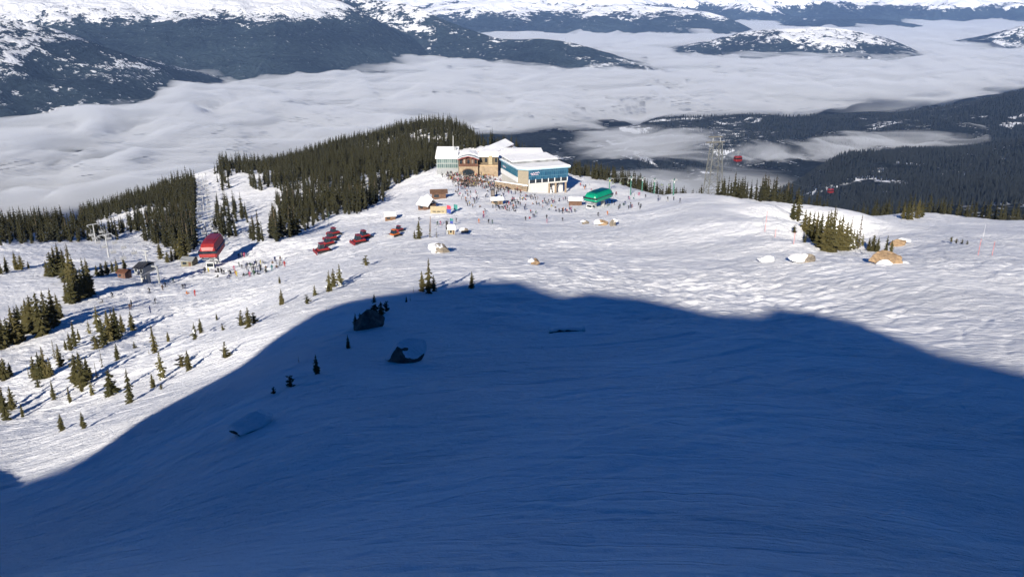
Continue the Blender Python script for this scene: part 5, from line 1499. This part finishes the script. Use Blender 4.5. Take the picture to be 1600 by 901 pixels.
def pose(kind):
    if kind == 'stand':
        J = dict(pelvis=(0,0,.95), waist=(0,.01,1.1), chest=(0,0,1.32), neck=(0,-.01,1.48), head=(0,-.03,1.60), crown=(0,-.02,1.74),
                 hl=(-.1,0,.9), kl=(-.12,-.05,.5), al=(-.13,.0,.10), tl=(-.14,-.16,.04), hr=(.1,0,.9), kr=(.12,-.05,.5), ar=(.13,0,.10), tr=(.14,-.16,.04),
                 sl=(-.20,.01,1.40), el=(-.30,.02,1.14), wl=(-.30,-.16,.96), gl=(-.29,-.24,.93), sr=(.20,.01,1.40), er=(.30,.02,1.14), wr=(.30,-.16,.96), gr=(.29,-.24,.93))
    elif kind == 'ski':
        J = dict(pelvis=(0,.12,.80), waist=(0,.06,.95), chest=(0,-.10,1.14), neck=(0,-.18,1.28), head=(0,-.24,1.39), crown=(0,-.23,1.53),
                 hl=(-.12,.10,.76), kl=(-.16,-.12,.46), al=(-.17,.04,.10), tl=(-.17,-.14,.04), hr=(.12,.10,.76), kr=(.16,-.12,.46), ar=(.17,.04,.10), tr=(.17,-.14,.04),
                 sl=(-.20,-.10,1.20), el=(-.36,-.16,.98), wl=(-.34,-.40,.96), gl=(-.33,-.48,.95), sr=(.20,-.10,1.20), er=(.36,-.16,.98), wr=(.34,-.40,.96), gr=(.33,-.48,.95))
    else:
        J = dict(pelvis=(0,.1,.22), waist=(0,.14,.36), chest=(0,.10,.60), neck=(0,.06,.76), head=(0,.03,.88), crown=(0,.04,1.02),
                 hl=(-.1,.05,.20), kl=(-.18,-.34,.42), al=(-.20,-.62,.10), tl=(-.20,-.76,.12), hr=(.1,.05,.20), kr=(.18,-.34,.42), ar=(.20,-.62,.10), tr=(.20,-.76,.12),
                 sl=(-.20,.11,.68), el=(-.32,.12,.44), wl=(-.26,-.14,.36), gl=(-.22,-.22,.38), sr=(.20,.11,.68), er=(.32,.2,.44), wr=(.36,.30,.2), gr=(.37,.34,.1))
    E = [('pelvis','waist'),('waist','chest'),('chest','neck'),('neck','head'),('head','crown'),('pelvis','hl'),('hl','kl'),('kl','al'),('al','tl'),('pelvis','hr'),('hr','kr'),('kr','ar'),('ar','tr'),('chest','sl'),('sl','el'),('el','wl'),('wl','gl'),('chest','sr'),('sr','er'),('er','wr'),('wr','gr')]
    Rd = dict(pelvis=(.17,.13), waist=(.16,.13), chest=(.19,.14), neck=.075, head=.115, crown=.085, hl=.11, kl=.085, al=.075, tl=.06, hr=.11, kr=.085, ar=.075, tr=.06, sl=.095, el=.07, wl=.055, gl=.055, sr=.095, er=.07, wr=.055, gr=.055)
    Vj = {k: Vector(p) for k, p in J.items()}
    parts = [('j', ['waist', 'chest', 'sl', 'el', 'wl', 'sr', 'er', 'wr']), ('t', ['pelvis', 'hl', 'kl', 'hr', 'kr']), ('s', ['head']), ('h', ['crown']), ('b', ['al', 'tl', 'ar', 'tr']), ('b', ['gl', 'gr']), ('s', ['neck'])]
    order = {'j': 0, 't': 1, 's': 2, 'h': 3, 'b': 4}
    ptl = [(order[c], Vj[k]) for c, ks in parts for k in ks]
    ptl += [(0, (Vj['el'] + Vj['wl']) / 2), (0, (Vj['er'] + Vj['wr']) / 2), (1, (Vj['kl'] + Vj['al']) / 2), (1, (Vj['kr'] + Vj['ar']) / 2), (3, Vj['head'] + Vector((0, .09, .02)))]
    def split(c): return min(ptl, key=lambda q: (q[1] - c).length)[0]
    return skin_body(J, E, Rd, 'person_' + kind, split)
BODY = {k: pose(k) for k in ('stand', 'ski', 'sit')}
_PM2 = {}
def person_mesh(kind, jc, tc):
    key = (kind, jc, tc)
    if key not in _PM2:
        m = BODY[kind].copy(); m.materials.clear()
        for mm in (cloth('jacket ' + jc, JACKETS[jc]), cloth('trousers ' + tc, TROUS[tc]), M_SKIN, M_HELM, M_BOOT): m.materials.append(mm)
        _PM2[key] = m
    return _PM2[key]
def ski_mesh(board=False):
    q = MB(); L, w = (1.5, .26) if board else (1.7, .09)
    q.loft([[(-w/2*s, y, z), (w/2*s, y, z), (w/2*s, y, z + .02), (-w/2*s, y, z + .02)] for (s, y, z) in ((.5, -L*.56, .10), (1, -L*.46, .01), (.9, 0, 0), (1, L*.42, .01), (.6, L*.46, .03))])
    return q.mesh('snowboard' if board else 'ski', W_DARK)
SKI_ME, BOARD_ME = ski_mesh(), ski_mesh(True)
def ground_normal(p):
    e = .6
    a = Vector((p.x + e, p.y, hz(p.x + e, p.y))) - Vector((p.x - e, p.y, hz(p.x - e, p.y)))
    b = Vector((p.x, p.y + e, hz(p.x, p.y + e))) - Vector((p.x, p.y - e, hz(p.x, p.y - e)))
    return a.cross(b).normalized()
def person(u, v, jc, tc, kind, label, group=None, skis=False, rz=None, p=None):
    p = p or ground(u, v)
    o = link('person', person_mesh(kind, jc, tc), None, p)
    rz = random.uniform(0, 6.28) if rz is None else rz
    o.rotation_euler = (0, 0, rz); s = random.uniform(.95, 1.08); o.scale = (s, s, s)
    if skis:
        n = Matrix.Rotation(-rz, 3, 'Z') @ ground_normal(p)
        qn = Vector((0, 0, 1)).rotation_difference(n)
        for sx in ((-.14, .14) if skis == 'ski' else (0,)):
            b = link('ski' if skis == 'ski' else 'snowboard', SKI_ME if skis == 'ski' else BOARD_ME, o)
            b.rotation_mode = 'QUATERNION'; b.rotation_quaternion = qn
            b.location = (sx, -.02, .05)
    return tag(o, label, 'person', group)

SINGLE = [
 (176,464,'black','black','ski','skier in black on the open run left of the grey lift, lower of two'),
 (155,468,'navy blue','black','ski','skier in dark blue standing at the fir bank under the grey lift'),
 (160,473,'grey','black','sit','person in grey seated on the snow by the tall firs'),
 (234,457,'black','grey','ski','skier in black gliding down the run below the grey station'),
 (271,441,'teal','black','ski','lone skier in teal just right of the grey station post'),
 (286,451,'black','black','ski','left one of two skiers side by side below the red terminal'),
 (289.5,450,'navy blue','black','ski','right one of two skiers side by side below the red terminal'),
 (305,462,'red','black','stand','person in red standing alone low on the run below the red terminal'),
 (235,489,'navy blue','black','stand','lone person by the upper end of the large fir clump'),
 (758,331,'black','black','ski','lone skier on the open snow left of the food kiosk'),
 (755,341,'navy blue','black','stand','lone person standing in the empty middle of the plaza'),
 (755.5,335,'red','grey','stand','person in red below the food kiosk on open snow'),
 (756,339.5,'pink','black','ski','skier in pink just below the person in red on open snow'),
 (820,328,'navy blue','black','stand','person in blue on the empty snow right of the kiosk'),
 (835,339,'black','black','ski','skier in black farthest down the piste right of the kiosk, lower of two'),
 (837,334,'dark green','black','ski','skier in dark green farthest down the piste right of the kiosk, upper of two'),
 (949,336,'orange','black','stand','person in orange in the queue below the green terminal'),
 (934.5,337,'black','grey','ski','lone skier left of the orange dressed person by the green terminal'),
 (879,345,'black','black','ski','lone skier above the small grey rock'),
 (1062,317,'grey','black','ski','skier in grey farthest right on the crest track'),
]
for (u, v, jc, tc, kind, lab) in SINGLE:
    person(u, v, jc, tc, kind, lab, None, 'board' if kind == 'sit' else ('ski' if kind == 'ski' else False), None if kind != 'ski' else random.uniform(-1.2, 1.2))

def crowd(poly, n, where, group, seat=.08, near=False, weights=None):
    xs = [p[0] for p in poly]; ys = [p[1] for p in poly]
    made = 0
    names = list(JACKETS); w = [12, 3, 4.5, 1.2, 1.2, 1.6, 3, 1.2, 1.6, .5, 1.8]
    while made < n:
        u, v = random.uniform(min(xs), max(xs)), random.uniform(min(ys), max(ys))
        if not inpoly(np.array([u]), np.array([v]), poly)[0]: continue
        jc = random.choices(names, w)[0]; tc = random.choice(list(TROUS))
        kind = 'sit' if random.random() < seat else ('ski' if random.random() < .35 else 'stand')
        act = {'sit': 'seated', 'ski': 'crouched', 'stand': 'standing'}[kind]
        person(u, v, jc, tc, kind, 'person in %s jacket, %s trousers %s %s' % (jc, tc, act, where), group, ('ski' if near and kind == 'ski' else False))
        made += 1
crowd([(684,264),(716,267),(722,274),(700,284),(688,276)], 28, 'below the glass wing', 'crowd below the glass wing of the lodge')
crowd([(700,276),(716,268),(748,274),(760,282),(752,294),(728,296),(704,288)], 34, 'on the terrace', 'crowd on the terrace below the gabled hall')
crowd([(750,272),(776,276),(808,294),(816,302),(790,304),(760,298)], 44, 'by the stone terrace wall', 'crowd by the stone terrace wall')
crowd([(704,290),(760,300),(764,314),(720,316),(704,306)], 13, 'on the plaza left of the map board', 'people on the plaza left of the map board')
crowd([(780,303),(820,302),(870,308),(884,320),(840,330),(800,326),(786,314)], 22, 'on the plaza right of the kiosk', 'people on the plaza right of the kiosk')
crowd([(768,322),(802,318),(806,325),(790,328),(770,327)], 10, 'in front of the kiosk', 'people in front of the food kiosk')
crowd([(872,330),(892,326),(906,332),(902,337),(878,338)], 9, 'below the brown shed', 'people below the long brown shed')
crowd([(940,318),(975,318),(1004,318),(1006,327),(978,330),(944,326)], 22, 'by the green terminal', 'people queueing by the green terminal')
crowd([(960,300),(1064,312),(1064,317),(1000,313),(958,310)], 16, 'on the crest track', 'people on the track along the crest')
crowd([(905,288),(940,292),(958,302),(900,300)], 8, 'behind the green terminal', 'people behind the green terminal')
crowd([(316,424),(345,418),(350,428),(320,432)], 9, 'under the red terminal', 'people under the red lift terminal', .3, True)
crowd([(340,430),(360,420),(440,406),(446,414),(425,424),(396,432),(360,434)], 34, 'right of the red terminal', 'people gathered right of the red terminal', .35, True)
crowd([(366,398),(420,392),(424,397),(368,404)], 7, 'on the upper track by the red terminal', 'people on the track above the red terminal group', .1, True)

crowd([(330,424),(400,412),(446,405),(450,416),(400,432),(330,438)], 22, 'on the run beside the red terminal', 'people on the run beside the red terminal', .25, True)
crowd([(640,345),(700,338),(860,338),(900,345),(820,356),(700,356)], 12, 'scattered on the open central slope', 'people scattered on the open central slope', .1, True)
crowd([(250,430),(300,436),(300,470),(200,492),(180,470)], 6, 'on the run under the grey station', 'people on the run under the grey station', .1, True)

# ------------------------------------------------------------------ the paved terrace, its tables and the packed crowd among them
def sheet(name, poly, mat, lift=0.03, n=14):
    ps = [ground(u, v) for u, v in poly]
    bm = bmesh.new(); vs = [bm.verts.new(p) for p in ps]; f = bm.faces.new(vs)
    bmesh.ops.triangulate(bm, faces=[f])
    bmesh.ops.subdivide_edges(bm, edges=bm.edges[:], cuts=n, use_grid_fill=True)
    for v in bm.verts: v.co.z = hz(v.co.x, v.co.y) + lift
    me = bpy.data.meshes.new(name); bm.to_mesh(me); bm.free(); me.materials.append(mat)
    return tag(link(name, me), kind='structure')
sheet('terrace_paving', [(722,279),(730,273.5),(745,274.5),(750,283),(744,291),(728,292.5),(719,286)], paint('trodden_paving', (0.26, 0.22, 0.18), .9, .35, scale=.5), .06)
def picnic_table(u, v, rz):
    p = ground(u, v); p.z += .05
    t = empty('picnic_table', p, rz)
    q = MB(); q.box((0, 0, .74), (2.0, .8, .07)); q.build('table_top', W_WOODPOST, t)
    for s in (-1, 1):
        q = MB(); q.box((0, s * .75, .45), (2.0, .28, .06)); q.build('bench', W_WOODPOST, t)
        q = MB(); q.box((s * .7, 0, .36), (.1, 1.7, .08)); q.box((s * .7, .3, .3), (.1, .1, .8)); q.box((s * .7, -.3, .3), (.1, .1, .8)); q.build('trestle', W_WOODPOST, t)
    return tag(t, 'brown wooden picnic table among the crowd on the lodge terrace', 'table', 'picnic tables on the lodge terrace')
for i in range(22):
    u, v = random.uniform(690, 762), random.uniform(270, 289)
    picnic_table(u, v, random.uniform(0, 3.1))
bigP = [(684,262),(700,264),(716,268),(748,274),(776,277),(812,298),(780,300),(750,294),(726,293),(704,284),(688,272)]
plazaP = [(702,288),(760,298),(800,304),(872,308),(900,316),(900,334),(840,336),(790,332),(716,322)]
xs_ = []; V_ = []; F_ = []; M_ = []; off = 0
mats_ = []
for jc in JACKETS: mats_.append(cloth('jacket ' + jc, JACKETS[jc]))
base = len(mats_); mats_ += [cloth('trousers black', TROUS['black']), M_SKIN, M_HELM, M_BOOT]
arr = {}
for kk in ('stand', 'sit'):
    m = BODY[kk]; n = len(m.vertices); a = np.empty(n * 3, np.float32); m.vertices.foreach_get('co', a)
    arr[kk] = (a.reshape(-1, 3), [tuple(pl.vertices) for pl in m.polygons], [pl.material_index for pl in m.polygons])
cnt = 0
while cnt < 400:
    u, v = random.uniform(684, 812), random.uniform(262, 300)
    if cnt > 300: u, v = random.uniform(700, 900), random.uniform(284, 336)
    if not inpoly(np.array([u]), np.array([v]), plazaP if cnt > 300 else bigP)[0]: continue
    cnt += 1
    p = ground(u, v); kk = 'sit' if random.random() < .3 else 'stand'; a, fs, ms = arr[kk]
    th = random.uniform(0, 6.28); c, s = math.cos(th), math.sin(th)
    j = random.choices(range(len(JACKETS)), [12, 3, 4.5, 1.2, 1.2, 1.6, 3, 1.2, 1.6, .5, 1.8])[0]
    V_.append(np.stack([a[:, 0] * c - a[:, 1] * s + p.x, a[:, 0] * s + a[:, 1] * c + p.y, a[:, 2] + p.z], 1))
    F_ += [tuple(i + off for i in f) for f in fs]; M_ += [j if q == 0 else base + q - 1 for q in ms]; off += len(a)
me = bpy.data.meshes.new('crowd'); me.from_pydata(np.concatenate(V_).tolist(), [], F_)
for m in mats_: me.materials.append(m)
me.polygons.foreach_set('material_index', M_); me.polygons.foreach_set('use_smooth', [True] * len(F_))
tag(link('crowd', me), kind='stuff')
